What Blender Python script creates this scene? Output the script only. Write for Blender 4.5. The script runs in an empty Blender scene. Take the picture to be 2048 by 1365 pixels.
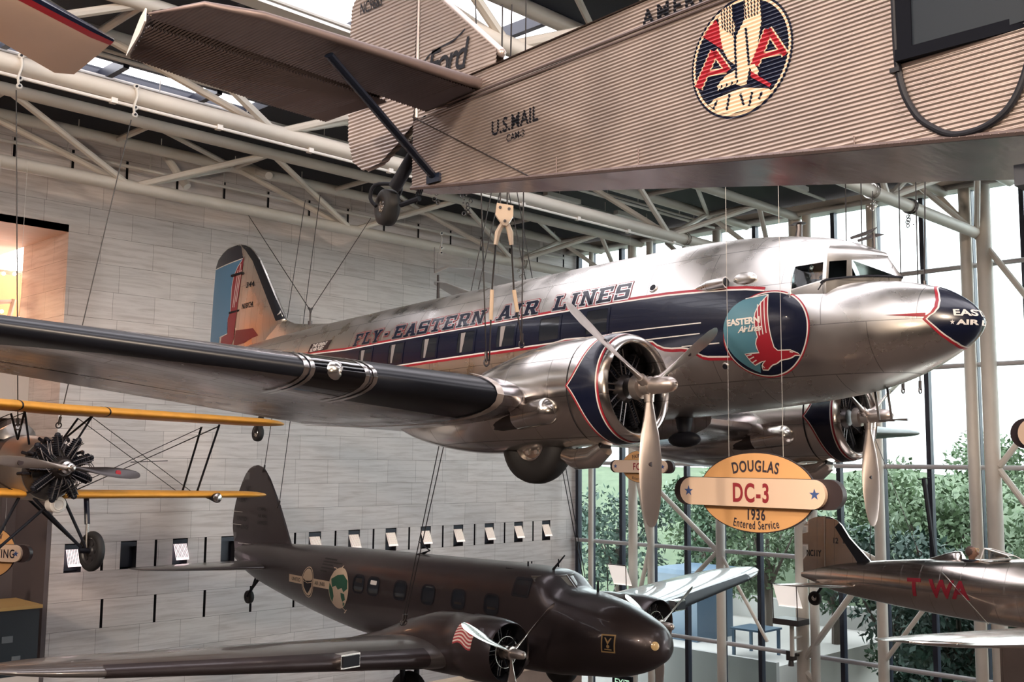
import bpy, bmesh, math, random
from mathutils import Matrix, Vector
from mathutils.geometry import tessellate_polygon
random.seed(7)
SC = bpy.context.scene
COL = SC.collection
PI = math.pi
H = 9.6                                   # eye height above the hall floor

# ---------------------------------------------------------------- camera
def basis(yaw, pitch, roll):
    f = Vector((math.sin(yaw) * math.cos(pitch), math.cos(yaw) * math.cos(pitch), math.sin(pitch)))
    r = Vector((math.cos(yaw), -math.sin(yaw), 0))
    u = r.cross(f)
    return (math.cos(roll) * r + math.sin(roll) * u, -math.sin(roll) * r + math.cos(roll) * u, f)
_r, _u, _f = basis(.79144727, .11132684, .00969003)
cam_d = bpy.data.cameras.new('camera')
cam = bpy.data.objects.new('camera', cam_d)
COL.objects.link(cam)
cam.matrix_world = Matrix(((_r.x, _u.x, -_f.x, 0), (_r.y, _u.y, -_f.y, 0), (_r.z, _u.z, -_f.z, H), (0, 0, 0, 1)))
cam_d.sensor_width = 36
cam_d.lens = 2129.005 / 2048 * 36
cam_d.clip_end = 400
SC.camera = cam

# ---------------------------------------------------------------- sky and exposure
SC.view_settings.view_transform = 'Standard'
SC.view_settings.look = 'None'
SC.view_settings.gamma = 1
SC.view_settings.use_curve_mapping = False
SC.view_settings.exposure = 1.15
SC.cycles.max_bounces = 9
SC.cycles.diffuse_bounces = 5
SC.cycles.glossy_bounces = 5
SC.cycles.transparent_max_bounces = 12
SC.cycles.sample_clamp_indirect = 6
SC.cycles.caustics_reflective = False
SC.cycles.caustics_refractive = False
wld = bpy.data.worlds.new('sky')
SC.world = wld
wld.use_nodes = True
nt = wld.node_tree
bg = nt.nodes['Background']
tc = nt.nodes.new('ShaderNodeTexCoord')
sp = nt.nodes.new('ShaderNodeSeparateXYZ')
rp = nt.nodes.new('ShaderNodeValToRGB')
nt.links.new(tc.outputs['Generated'], sp.inputs[0])
nt.links.new(sp.outputs['Z'], rp.inputs[0])
nt.links.new(rp.outputs[0], bg.inputs['Color'])
rp.color_ramp.elements[0].position = 0.0
rp.color_ramp.elements[0].color = (1.0, .985, .97, 1)
rp.color_ramp.elements[1].position = .55
rp.color_ramp.elements[1].color = (.30, .28, .285, 1)
bg.inputs['Strength'].default_value = 7.0

# added fill lamps: unseen warm light under the roof behind and beside the viewer
def area(name, loc, size, power, col, target):
    l = bpy.data.lights.new(name, 'AREA')
    l.shape = 'DISK'
    l.size = size
    l.energy = power
    l.color = col
    o = bpy.data.objects.new(name, l)
    COL.objects.link(o)
    o.location = loc
    o.rotation_euler = (Vector(target) - Vector(loc)).to_track_quat('-Z', 'Y').to_euler()
    return o
area('gallery_fill', (-7, 3, 17.6), 1.6, 1100, (1, .80, .62), (10, 12, 10))
area('gallery_fill', (2, -8, 17.6), 1.6, 1300, (1, .80, .62), (11, 8, 11))
area('gallery_fill', (-12, 14, 17.6), 1.6, 800, (1, .80, .62), (8, 22, 8))
area('balcony_fill', (-4, -3, 10.2), .8, 120, (1, .78, .58), (4.5, 8, 13.2))  # added unseen lamp, brightens the cream wing and the corrugated side
l = bpy.data.lights.new('wing_fill_spot', 'SPOT'); l.energy = 1500; l.color = (1, .80, .62); l.spot_size = math.radians(30); l.spot_blend = .5; l.shadow_soft_size = .25  # added unseen spot that lightens the cream wing
o = bpy.data.objects.new('wing_fill_spot', l); COL.objects.link(o); o.location = (-2.5, .5, 10.0)
o.rotation_euler = (Vector((2.2, 7.5, 12.6)) - o.location).to_track_quat('-Z', 'Y').to_euler()

# ---------------------------------------------------------------- mesh helpers
def V(*a): return Vector(a)
def W(x, y, z): return Vector((x, y, z + H))
def ring_faces(bm, a, b, closed=True, mi=0):
    n = len(a)
    for i in range(n if closed else n - 1):
        j = (i + 1) % n
        vs = [a[i], a[j], b[j], b[i]]
        vs = [v for k, v in enumerate(vs) if v not in vs[:k]]
        if len(vs) > 2:
            try:
                f = bm.faces.new(vs); f.material_index = mi; f.smooth = True
            except ValueError:
                pass
def cap(bm, r, mi=0):
    try:
        f = bm.faces.new(r); f.material_index = mi
    except ValueError:
        pass
def loft(bm, rings, closed=True, c0=True, c1=True, mi=0):
    rs = [[bm.verts.new(p) for p in r] for r in rings]
    for a, b in zip(rs, rs[1:]):
        ring_faces(bm, a, b, closed, mi)
    if closed and c0: cap(bm, rs[0][::-1], mi)
    if closed and c1: cap(bm, rs[-1], mi)
    return rs
def frame_of(d):
    d = d.normalized()
    a = Vector((0, 0, 1)) if abs(d.z) < .95 else Vector((1, 0, 0))
    x = d.cross(a).normalized()
    return x, x.cross(d).normalized()
def tube(bm, pts, r, n=10, caps=True, mi=0, flat=1.0):
    pts = [Vector(p) for p in pts]
    rr = r if isinstance(r, (list, tuple)) else [r] * len(pts)
    x, y = frame_of(pts[1] - pts[0])
    rings = []
    for i, p in enumerate(pts):
        d = (pts[min(i + 1, len(pts) - 1)] - pts[max(i - 1, 0)]).normalized()
        x = (x - d * x.dot(d)).normalized()
        y = d.cross(x)
        rings.append([p + (x * math.cos(2 * PI * k / n) + y * flat * math.sin(2 * PI * k / n)) * rr[i] for k in range(n)])
    return loft(bm, rings, True, caps, caps, mi)
def box(bm, lo, hi, mi=0, M=None):
    lo, hi = Vector(lo), Vector(hi)
    c = [Vector((x, y, z)) for x in (lo.x, hi.x) for y in (lo.y, hi.y) for z in (lo.z, hi.z)]
    if M: c = [M @ p for p in c]
    v = [bm.verts.new(p) for p in c]
    for q in ((0, 1, 3, 2), (4, 6, 7, 5), (0, 4, 5, 1), (2, 3, 7, 6), (0, 2, 6, 4), (1, 5, 7, 3)):
        f = bm.faces.new([v[i] for i in q]); f.material_index = mi
def lathe(bm, prof, o=(0, 0, 0), ax=(1, 0, 0), n=32, mi=0, c0=True, c1=True):
    o, ax = Vector(o), Vector(ax).normalized()
    x, y = frame_of(ax)
    return loft(bm, [[o + ax * t + (x * math.cos(2 * PI * k / n) + y * math.sin(2 * PI * k / n)) * max(r, .0005) for k in range(n)] for t, r in prof], True, c0, c1, mi)
def torus(bm, o, ax, R, r, n=40, m=10, mi=0, sx=1.0, sy=1.0):
    o, ax = Vector(o), Vector(ax).normalized()
    x, y = frame_of(ax)
    rs = []
    for k in range(n):
        d = x * math.cos(2 * PI * k / n) * sx + y * math.sin(2 * PI * k / n) * sy
        c = o + d * R
        dn = d.normalized()
        rs.append([bm.verts.new(c + dn * math.cos(2 * PI * j / m) * r + ax * math.sin(2 * PI * j / m) * r) for j in range(m)])
    for a, b in zip(rs, rs[1:] + rs[:1]):
        ring_faces(bm, a, b, True, mi)
def sphere(bm, o, r, n=16, sc=(1, 1, 1), mi=0, M=None):
    o = Vector(o)
    rings = []
    for i in range(n // 2 + 1):
        t = PI * i / (n // 2)
        rings.append([(M or Matrix()) @ (o + Vector((r * sc[0] * max(math.sin(t), .003) * math.cos(2 * PI * k / n), r * sc[1] * max(math.sin(t), .003) * math.sin(2 * PI * k / n), r * sc[2] * math.cos(t)))) for k in range(n)])
    loft(bm, rings, mi=mi)
def prism(bm, poly, f0, f1, mi=0):
    a = [bm.verts.new(f0(*p)) for p in poly]; b = [bm.verts.new(f1(*p)) for p in poly]
    cap(bm, a[::-1], mi); cap(bm, b, mi)
    n = len(a)
    for i in range(n):
        f = bm.faces.new([a[i], a[(i + 1) % n], b[(i + 1) % n], b[i]]); f.material_index = mi
def BM(): return bmesh.new()
def obj(name, bm, mats, parent=None, smooth=35):
    bmesh.ops.remove_doubles(bm, verts=bm.verts, dist=1e-5)
    bmesh.ops.recalc_face_normals(bm, faces=bm.faces)
    me = bpy.data.meshes.new(name)
    bm.to_mesh(me); bm.free()
    for m in (mats if isinstance(mats, (list, tuple)) else [mats]): me.materials.append(m)
    if smooth:
        for p in me.polygons: p.use_smooth = True
        me.set_sharp_from_angle(angle=math.radians(smooth))
    o = bpy.data.objects.new(name, me)
    COL.objects.link(o)
    if parent: o.parent = parent
    return o
def tag(o, label, cat, group=None, kind=None):
    o['label'] = label; o['category'] = cat
    if group: o['group'] = group
    if kind: o['kind'] = kind
    return o
def thing(name, label, cat, M=None, group=None):
    o = bpy.data.objects.new(name, None)
    COL.objects.link(o)
    if M is not None: o.matrix_world = M
    o.empty_display_size = .2
    return tag(o, label, cat, group)
def struct(name, bm, m, parent=None, smooth=35):
    o = obj(name, bm, m, parent, smooth)
    if not parent: o['kind'] = 'structure'
    return o
def pose(yaw, pitch, roll, loc, s=1.0):
    """local axes: x aft, y to starboard, z up"""
    f = Vector((math.cos(yaw) * math.cos(pitch), math.sin(yaw) * math.cos(pitch), math.sin(pitch)))
    sb = Vector((math.sin(yaw), -math.cos(yaw), 0)); u = sb.cross(f)
    s2 = math.cos(roll) * sb - math.sin(roll) * u; u2 = math.sin(roll) * sb + math.cos(roll) * u
    return Matrix(((-f.x * s, s2.x * s, u2.x * s, loc[0]), (-f.y * s, s2.y * s, u2.y * s, loc[1]), (-f.z * s, s2.z * s, u2.z * s, loc[2] + H), (0, 0, 0, 1)))
def interp(tab, x):
    if x <= tab[0][0]: return tab[0][1:]
    for a, b in zip(tab, tab[1:]):
        if x <= b[0]:
            t = (x - a[0]) / (b[0] - a[0])
            return tuple(p + (q - p) * t for p, q in zip(a[1:], b[1:]))
    return tab[-1][1:]
def smooth_tab(tab, n):
    """Catmull-Rom resampling of a table of sections"""
    out = []
    for i in range(len(tab) - 1):
        p0, p1, p2, p3 = tab[max(i - 1, 0)], tab[i], tab[i + 1], tab[min(i + 2, len(tab) - 1)]
        for k in range(n):
            t = k / n
            x = p1[0] + (p2[0] - p1[0]) * t
            row = [x]
            for j in range(1, len(p1)):
                m1 = (p2[j] - p0[j]) / max(p2[0] - p0[0], 1e-6) * (p2[0] - p1[0])
                m2 = (p3[j] - p1[j]) / max(p3[0] - p1[0], 1e-6) * (p2[0] - p1[0])
                row.append((2 * t ** 3 - 3 * t ** 2 + 1) * p1[j] + (t ** 3 - 2 * t ** 2 + t) * m1 + (-2 * t ** 3 + 3 * t ** 2) * p2[j] + (t ** 3 - t ** 2) * m2)
            out.append(tuple(row))
    out.append(tuple(tab[-1]))
    return out
def spline(pts, n=6, closed=False):
    """smooth curve through 2-D or 3-D points"""
    P = [Vector(p) for p in pts]; out = []
    L = len(P)
    for i in range(L if closed else L - 1):
        g = (lambda k: P[k % L]) if closed else (lambda k: P[min(max(k, 0), L - 1)])
        a, b, c, d = g(i - 1), g(i), g(i + 1), g(i + 2)
        for k in range(n):
            t = k / n
            out.append(.5 * ((2 * b) + (c - a) * t + (2 * a - 5 * b + 4 * c - d) * t * t + (3 * b - a - 3 * c + d) * t ** 3))
    if not closed: out.append(P[-1])
    return [tuple(p) for p in out]

# ---------------------------------------------------------------- paint wrapped onto surfaces
def flat_polys(loops_list):
    """list of [outer, hole, hole...] loops -> bmesh in the u,v plane"""
    bm = BM()
    for loops in loops_list:
        L = [[Vector((p[0], p[1], 0)) for p in lp] for lp in loops]
        flat = [p for lp in L for p in lp]
        vs = [bm.verts.new(p) for p in flat]
        for t in tessellate_polygon(L):
            try: bm.faces.new([vs[i] for i in t])
            except ValueError: pass
    return bm
def text_flat(s, size=1, bold=0, shear=0, sx=1.0, space=1.0, align='LEFT', at=(0, 0), rot=0):
    cu = bpy.data.curves.new('t', 'FONT')
    cu.body = s; cu.size = size; cu.offset = bold; cu.shear = shear; cu.space_character = space; cu.align_x = align
    cu.fill_mode = 'FRONT'; cu.resolution_u = 5
    o = bpy.data.objects.new('t', cu)
    COL.objects.link(o)
    dg = bpy.context.evaluated_depsgraph_get()
    me = bpy.data.meshes.new_from_object(o.evaluated_get(dg))
    bm = BM(); bm.from_mesh(me)
    bpy.data.objects.remove(o); bpy.data.curves.remove(cu); bpy.data.meshes.remove(me)
    c, s_ = math.cos(rot), math.sin(rot)
    for v in bm.verts:
        x, y = v.co.x * sx, v.co.y
        v.co = Vector((at[0] + x * c - y * s_, at[1] + x * s_ + y * c, 0))
    return bm
def cut_grid(bm, du=None, dv=None):
    for ax, d in ((0, du), (1, dv)):
        if not d or not bm.verts: continue
        lo = min(v.co[ax] for v in bm.verts); hi = max(v.co[ax] for v in bm.verts)
        k = math.floor(lo / d) + 1
        while k * d < hi - 1e-6:
            co = [0, 0, 0]; no = [0, 0, 0]; co[ax] = k * d; no[ax] = 1
            bmesh.ops.bisect_plane(bm, geom=bm.verts[:] + bm.edges[:] + bm.faces[:], plane_co=co, plane_no=no, dist=1e-6)
            k += 1
    return bm
def wrap(bm, fn, du=None, dv=None):
    cut_grid(bm, du, dv)
    for v in bm.verts: v.co = fn(v.co.x, v.co.y)
    return bm
def merge(dst, src, mi=0):
    base = {}
    for v in src.verts: base[v] = dst.verts.new(v.co)
    for f in src.faces:
        try:
            g = dst.faces.new([base[v] for v in f.verts]); g.material_index = mi
        except ValueError: pass
    src.free()
    return dst
def grow(poly, d):
    """offset a convex polygon outwards by d"""
    n = len(poly)
    ar = sum(poly[i][0] * poly[(i + 1) % n][1] - poly[(i + 1) % n][0] * poly[i][1] for i in range(n))
    sg = 1 if ar > 0 else -1
    out = []
    for i in range(n):
        p, q, r = Vector(poly[i - 1][:2]), Vector(poly[i][:2]), Vector(poly[(i + 1) % n][:2])
        e1, e2 = (q - p).normalized(), (r - q).normalized()
        n1, n2 = Vector((e1.y, -e1.x)) * sg, Vector((e2.y, -e2.x)) * sg
        b = (n1 + n2)
        b = b / max(b.dot(n1), .35) if b.length > 1e-6 else n1
        out.append((q.x + b.x * d, q.y + b.y * d))
    return out
def ribbon(pts, w, closed=False):
    """a band of width w along a 2-D line, as quads"""
    P = [Vector(p[:2]) for p in pts]; L = len(P); out = []
    nn = []
    for i in range(L):
        a = P[i - 1] if (i > 0 or closed) else P[i]
        b = P[(i + 1) % L] if (i < L - 1 or closed) else P[i]
        d = (b - a).normalized(); nn.append(Vector((-d.y, d.x)))
    for i in range(L if closed else L - 1):
        j = (i + 1) % L
        out.append([[tuple(P[i] - nn[i] * w / 2), tuple(P[j] - nn[j] * w / 2), tuple(P[j] + nn[j] * w / 2), tuple(P[i] + nn[i] * w / 2)]])
    return out
def circle2(c, r, n=64, r2=None): return [(c[0] + r * math.cos(2 * PI * k / n), c[1] + (r2 or r) * math.sin(2 * PI * k / n)) for k in range(n)]
def star2(c, r, n=5, q=.4, a0=PI / 2): return [(c[0] + (r if k % 2 == 0 else r * q) * math.cos(a0 + PI * k / n), c[1] + (r if k % 2 == 0 else r * q) * math.sin(a0 + PI * k / n)) for k in range(2 * n)]

# ---------------------------------------------------------------- materials
def mat(name, col, rough=.5, metal=0, spec=.5, emit=None, es=0, coat=0):
    m = bpy.data.materials.new(name); m.use_nodes = True
    b = m.node_tree.nodes['Principled BSDF']
    b.inputs['Base Color'].default_value = (*col, 1)
    b.inputs['Roughness'].default_value = rough
    b.inputs['Metallic'].default_value = metal
    b.inputs['Specular IOR Level'].default_value = spec
    b.inputs['Coat Weight'].default_value = coat
    if emit:
        b.inputs['Emission Color'].default_value = (*emit, 1); b.inputs['Emission Strength'].default_value = es
    return m
def nodes(m): return m.node_tree.nodes, m.node_tree.links, m.node_tree.nodes['Principled BSDF']
def vary(m, scale=(1, 1, 1), s=3.0, amt=.15, rough=0, bump=0, detail=4, tint=None):
    """gentle procedural variation of colour, gloss and relief in object space"""
    n, l, b = nodes(m)
    t = n.new('ShaderNodeTexCoord'); mp = n.new('ShaderNodeMapping'); mp.inputs['Scale'].default_value = scale
    no = n.new('ShaderNodeTexNoise'); no.inputs['Scale'].default_value = s; no.inputs['Detail'].default_value = detail
    l.new(t.outputs['Object'], mp.inputs[0]); l.new(mp.outputs[0], no.inputs[0])
    c = b.inputs['Base Color'].default_value[:3]
    mx = n.new('ShaderNodeMix'); mx.data_type = 'RGBA'
    lo = tint or tuple(x * (1 - amt) for x in c)
    mx.inputs[6].default_value = (*lo, 1); mx.inputs[7].default_value = (*(min(1, x * (1 + amt * .6)) for x in c), 1)
    l.new(no.outputs[0], mx.inputs[0]); l.new(mx.outputs[2], b.inputs['Base Color'])
    if rough:
        mr = n.new('ShaderNodeMapRange'); r0 = b.inputs['Roughness'].default_value
        mr.inputs[1].default_value = .3; mr.inputs[2].default_value = .7
        mr.inputs[3].default_value = max(.02, r0 - rough); mr.inputs[4].default_value = r0 + rough
        l.new(no.outputs[0], mr.inputs[0]); l.new(mr.outputs[0], b.inputs['Roughness'])
    if bump:
        bp = n.new('ShaderNodeBump'); bp.inputs['Strength'].default_value = bump; bp.inputs['Distance'].default_value = .05
        l.new(no.outputs[0], bp.inputs['Height']); l.new(bp.outputs[0], b.inputs['Normal'])
    return m
def glass(name, tint, refl=.12, rough=.02):
    m = bpy.data.materials.new(name); m.use_nodes = True
    n, l = m.node_tree.nodes, m.node_tree.links
    n.remove(n['Principled BSDF'])
    tr = n.new('ShaderNodeBsdfTransparent'); tr.inputs[0].default_value = (*tint, 1)
    gl = n.new('ShaderNodeBsdfGlossy'); gl.inputs['Roughness'].default_value = rough
    fr = n.new('ShaderNodeFresnel'); fr.inputs[0].default_value = 1.45
    mt = n.new('ShaderNodeMath'); mt.operation = 'MULTIPLY'; mt.inputs[1].default_value = refl * 8
    mx = n.new('ShaderNodeMixShader')
    l.new(fr.outputs[0], mt.inputs[0]); l.new(mt.outputs[0], mx.inputs[0]); l.new(tr.outputs[0], mx.inputs[1]); l.new(gl.outputs[0], mx.inputs[2])
    l.new(mx.outputs[0], n['Material Output'].inputs[0])
    return m
def alu(name, col=(.80, .77, .73), rough=.22, panel=(1.1, .62), dark=.5, bump=.25, axes='XZ'):
    """worn bright aluminium sheet with riveted panel seams"""
    m = mat(name, col, rough, 1.0)
    n, l, b = nodes(m)
    t = n.new('ShaderNodeTexCoord')
    sx = n.new('ShaderNodeSeparateXYZ'); l.new(t.outputs['Object'], sx.inputs[0])
    cb = n.new('ShaderNodeCombineXYZ'); l.new(sx.outputs[axes[0]], cb.inputs[0]); l.new(sx.outputs[axes[1]], cb.inputs[1])
    br = n.new('ShaderNodeTexBrick'); br.inputs['Scale'].default_value = 1; br.inputs['Brick Width'].default_value = panel[0]
    br.inputs['Row Height'].default_value = panel[1]; br.inputs['Mortar Size'].default_value = .006; br.inputs['Mortar Smooth'].default_value = .2
    br.inputs['Color1'].default_value = (.92, .92, .92, 1); br.inputs['Color2'].default_value = (1, 1, 1, 1); br.inputs['Mortar'].default_value = (dark, dark, dark, 1)
    l.new(cb.outputs[0], br.inputs[0])
    no = n.new('ShaderNodeTexNoise'); no.inputs['Scale'].default_value = 2.2; no.inputs['Detail'].default_value = 6; l.new(t.outputs['Object'], no.inputs[0])
    mp = n.new('ShaderNodeMapping'); mp.inputs['Scale'].default_value = (.5, 1, 5); l.new(t.outputs['Object'], mp.inputs[0])
    n2 = n.new('ShaderNodeTexNoise'); n2.inputs['Scale'].default_value = 3; n2.inputs['Detail'].default_value = 5; l.new(mp.outputs[0], n2.inputs[0])
    mx = n.new('ShaderNodeMix'); mx.data_type = 'RGBA'; mx.blend_type = 'MULTIPLY'; mx.inputs[0].default_value = 1
    mx.inputs[6].default_value = (*col, 1); l.new(br.outputs[0], mx.inputs[7]); l.new(mx.outputs[2], b.inputs['Base Color'])
    mr = n.new('ShaderNodeMapRange'); mr.inputs[1].default_value = .35; mr.inputs[2].default_value = .68
    mr.inputs[3].default_value = rough * .8; mr.inputs[4].default_value = rough * 1.25
    l.new(no.outputs[0], mr.inputs[0]); l.new(mr.outputs[0], b.inputs['Roughness'])
    ad = n.new('ShaderNodeMath'); ad.operation = 'MULTIPLY_ADD'; ad.inputs[1].default_value = .06
    l.new(n2.outputs[0], ad.inputs[0]); l.new(br.outputs['Fac'], ad.inputs[2])
    iv = n.new('ShaderNodeMath'); iv.operation = 'MULTIPLY'; iv.inputs[1].default_value = -1; l.new(ad.outputs[0], iv.inputs[0])
    bp = n.new('ShaderNodeBump'); bp.inputs['Strength'].default_value = bump; bp.inputs['Distance'].default_value = .02
    l.new(iv.outputs[0], bp.inputs['Height']); l.new(bp.outputs[0], b.inputs['Normal'])
    return m
M_white = vary(mat('cream_steel_paint', (.64, .59, .53), .45), s=2, amt=.12)
M_pipe = vary(mat('pale_pipe_paint', (.66, .63, .59), .5), s=2, amt=.1)
M_navy = mat('navy_paint', (.006, .009, .027), .25, coat=.2)
M_boot = mat('black_rubber_boot', (.010, .012, .018), .34)
M_red = mat('red_paint', (.37, .020, .034), .3)
M_wht = mat('white_paint', (.82, .78, .74), .35)
M_ltblue = mat('light_blue_paint', (.07, .22, .40), .3)
M_teal = mat('teal_paint', (.10, .26, .33), .3)
M_black = mat('black_paint', (.009, .010, .016), .55, spec=.3)
M_tyre = vary(mat('tyre_rubber', (.018, .017, .018), .65), s=8, amt=.3)
M_steel = mat('bright_steel', (.72, .69, .66), .22, 1)
M_dsteel = mat('dark_steel', (.10, .09, .09), .35, .9)
M_cable = mat('wire_rope', (.05, .045, .045), .45, .6)
M_prop = vary(mat('satin_propeller_metal', (.60, .53, .49), .38, .85), s=5, amt=.15)
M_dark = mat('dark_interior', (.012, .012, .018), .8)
M_glass = glass('cabin_glass', (.55, .6, .62), .10)
M_window = glass('hall_glass', (.80, .88, .90), .035)
M_brass = mat('gold_paint', (.55, .36, .16), .4)
M_tan = mat('tan_sign_paint', (.78, .42, .17), .5)
M_cream = mat('cream_sign_paint', (.86, .63, .46), .5)
M_brown = mat('dark_brown_edge', (.028, .015, .017), .5)
# ================================================================ the hall
YW, XG, ZR = 28.13, 32.15, 8.72            # stone wall, glass wall, roof (heights from the eye)
COURSE = .7515
def marble(name, base, joint=True, dark=.0):
    m = mat(name, base, .42, spec=.35)
    n, l, b = nodes(m)
    g = n.new('ShaderNodeNewGeometry'); sx = n.new('ShaderNodeSeparateXYZ'); l.new(g.outputs['Position'], sx.inputs[0])
    sm = n.new('ShaderNodeMath'); sm.operation = 'ADD'; l.new(sx.outputs['X'], sm.inputs[0]); l.new(sx.outputs['Y'], sm.inputs[1])
    zz = n.new('ShaderNodeMath'); zz.operation = 'ADD'; l.new(sx.outputs['Z'], zz.inputs[0]); zz.inputs[1].default_value = -(H - 3.05) % COURSE
    cb = n.new('ShaderNodeCombineXYZ'); l.new(sm.outputs[0], cb.inputs[0]); l.new(zz.outputs[0], cb.inputs[1])
    br = n.new('ShaderNodeTexBrick'); br.inputs['Scale'].default_value = 1; br.inputs['Brick Width'].default_value = 1.524; br.inputs['Row Height'].default_value = COURSE
    br.inputs['Mortar Size'].default_value = .005; br.inputs['Mortar Smooth'].default_value = .1; br.offset = .37; br.squash = .8; br.squash_frequency = 3
    br.inputs['Color1'].default_value = (.90, .885, .88, 1); br.inputs['Color2'].default_value = (1.06, 1.04, 1.03, 1); br.inputs['Mortar'].default_value = (.42, .38, .36, 1)
    br.inputs['Bias'].default_value = .15
    l.new(cb.outputs[0], br.inputs[0])
    mp = n.new('ShaderNodeMapping'); mp.inputs['Scale'].default_value = (.22, 3.2, 1); l.new(cb.outputs[0], mp.inputs[0])
    no = n.new('ShaderNodeTexNoise'); no.inputs['Scale'].default_value = 3.0; no.inputs['Detail'].default_value = 7; no.inputs['Roughness'].default_value = .65; no.inputs['Distortion'].default_value = .5
    l.new(mp.outputs[0], no.inputs[0])
    rp = n.new('ShaderNodeValToRGB'); rp.color_ramp.elements[0].position = .34; rp.color_ramp.elements[0].color = (.78, .75, .735, 1)
    rp.color_ramp.elements[1].position = .56; rp.color_ramp.elements[1].color = (1, 1, 1, 1); l.new(no.outputs[0], rp.inputs[0])
    a = n.new('ShaderNodeMix'); a.data_type = 'RGBA'; a.blend_type = 'MULTIPLY'; a.inputs[0].default_value = 1; a.inputs[6].default_value = (*base, 1); l.new(rp.outputs[0], a.inputs[7])
    c = n.new('ShaderNodeMix'); c.data_type = 'RGBA'; c.blend_type = 'MULTIPLY'; c.inputs[0].default_value = 1; l.new(a.outputs[2], c.inputs[6]); l.new(br.outputs[0], c.inputs[7])
    l.new(c.outputs[2], b.inputs['Base Color'])
    return m
M_stone = marble('pale_veined_marble', (.74, .685, .67))
M_carpet = vary(mat('brown_carpet', (.060, .043, .038), .9), s=4, amt=.3)
M_deck = mat('navy_roof_deck', (.006, .008, .016), .7)
M_plaster = vary(mat('brown_plaster', (.15, .115, .105), .8), s=.6, amt=.2)
M_orange = mat('orange_gallery_paint', (.78, .34, .14), .7)
M_frame = mat('dark_window_metal', (.02, .022, .035), .4, .2)
M_gframe = mat('grey_window_tube', (.42, .40, .41), .4)

# floor, far walls and balcony behind the viewer
bm = BM(); box(bm, (-22, -16, -.3), (XG + .2, 36, 0)); struct('floor', bm, M_carpet)
bm = BM(); box(bm, (-22.3, -16, 0), (-22, 36, H + ZR)); struct('wall_west', bm, M_plaster)
bm = BM(); box(bm, (-22, -16.3, 0), (XG, -16, H + ZR)); struct('wall_south', bm, M_plaster)
bm = BM(); box(bm, (-22, -16, 7.6), (1.2, -4, 8.0)); box(bm, (-22, -4, 7.6), (-1.5, 1.5, 8.0)); struct('floor_balcony', bm, M_plaster)

# stone wall with open vertical slots and lamp niches in some courses
X0 = 11.56
def slots_in(zrow):
    return []
bm = BM()
LAMPS = [12.82 + 1.524 * k for k in range(12)]
def wall_row(z0, z1, xa, xb, holes):
    """holes: (centre, width) cut out of one course and backed 0.3 m behind"""
    xs = [xa]
    for c, w in sorted(holes): xs += [c - w / 2, c + w / 2]
    xs.append(xb)
    for i in range(0, len(xs), 2):
        v = [bm.verts.new(W(x, YW, z)) for x, z in ((xs[i], z0), (xs[i + 1], z0), (xs[i + 1], z1), (xs[i], z1))]
        bm.faces.new(v)
    for c, w in holes:
        a, b_ = c - w / 2, c + w / 2
        for q in (((a, YW, z0), (a, YW + .3, z0), (a, YW + .3, z1), (a, YW, z1)), ((b_, YW, z0), (b_, YW, z1), (b_, YW + .3, z1), (b_, YW + .3, z0)),
                  ((a, YW, z0), (b_, YW, z0), (b_, YW + .3, z0), (a, YW + .3, z0)), ((a, YW, z1), (a, YW + .3, z1), (b_, YW + .3, z1), (b_, YW, z1)),
                  ((a, YW + .3, z0), (b_, YW + .3, z0), (b_, YW + .3, z1), (a, YW + .3, z1))):
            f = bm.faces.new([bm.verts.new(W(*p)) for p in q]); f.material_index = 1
zs = [(-H, -4.555, X0, [])]
half = [X0 + 1.28 + 1.513 * k for k in range(13)]
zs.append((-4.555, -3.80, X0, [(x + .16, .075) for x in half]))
zs.append((-3.80, -3.05, X0, []))
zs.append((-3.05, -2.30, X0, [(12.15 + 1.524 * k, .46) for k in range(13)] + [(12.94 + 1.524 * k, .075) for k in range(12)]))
zs.append((-2.30, 5.95, X0, []))
zs.append((5.95, 7.47, -22, []))
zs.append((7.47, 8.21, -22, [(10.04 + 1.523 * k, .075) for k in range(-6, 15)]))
zs.append((8.21, ZR, -22, []))
NICHES = [12.15 + 1.524 * k for k in range(13)]
for z0, z1, xa, hs in zs: wall_row(z0, z1, xa, XG, hs)
# side of the wall where it turns into the gallery on the left
v = [bm.verts.new(W(*p)) for p in ((X0, YW, -H), (X0, YW, 5.95), (X0, 31.2, 5.95), (X0, 31.2, -H))]; bm.faces.new(v)
struct('wall_stone', bm, [M_stone, M_dark], smooth=0)

# the gallery opening left of the stone wall
bm = BM(); box(bm, W(-22, YW, 5.95), W(X0, 36, 6.15)); struct('ceiling_gallery', bm, vary(mat('pink_stone_soffit', (.62, .44, .34), .6), (1, 6, 1), 2, .2))
bm = BM(); box(bm, W(-22, 35.8, 2.3), W(X0 + 8, 36, 6)); struct('wall_gallery', bm, M_orange)
bm = BM(); box(bm, W(-22, 30.2, 1.0), W(X0 - .005, 36, 2.3)); struct('trim_1', bm, mat('white_fascia', (.72, .70, .69), .6))
bm = BM(); box(bm, W(-22, 33.5, -H), W(X0 + 6, 33.7, 1.0)); struct('wall_lower_gallery', bm, vary(mat('grey_brown_wall', (.12, .095, .09), .8), s=1, amt=.2))
bm = BM(); box(bm, W(11.05, 30.25, -H), W(11.56, 31.2, 1.0)); struct('pillar', bm, mat('taupe_pillar_paint', (.17, .14, .14), .7))
l = bpy.data.lights.new('gallery_glow', 'POINT'); l.energy = 75; l.color = (1, .62, .36); l.shadow_soft_size = .4
o = bpy.data.objects.new('gallery_glow', l); COL.objects.link(o); o.location = W(9.5, 34.2, 4.6)
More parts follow.
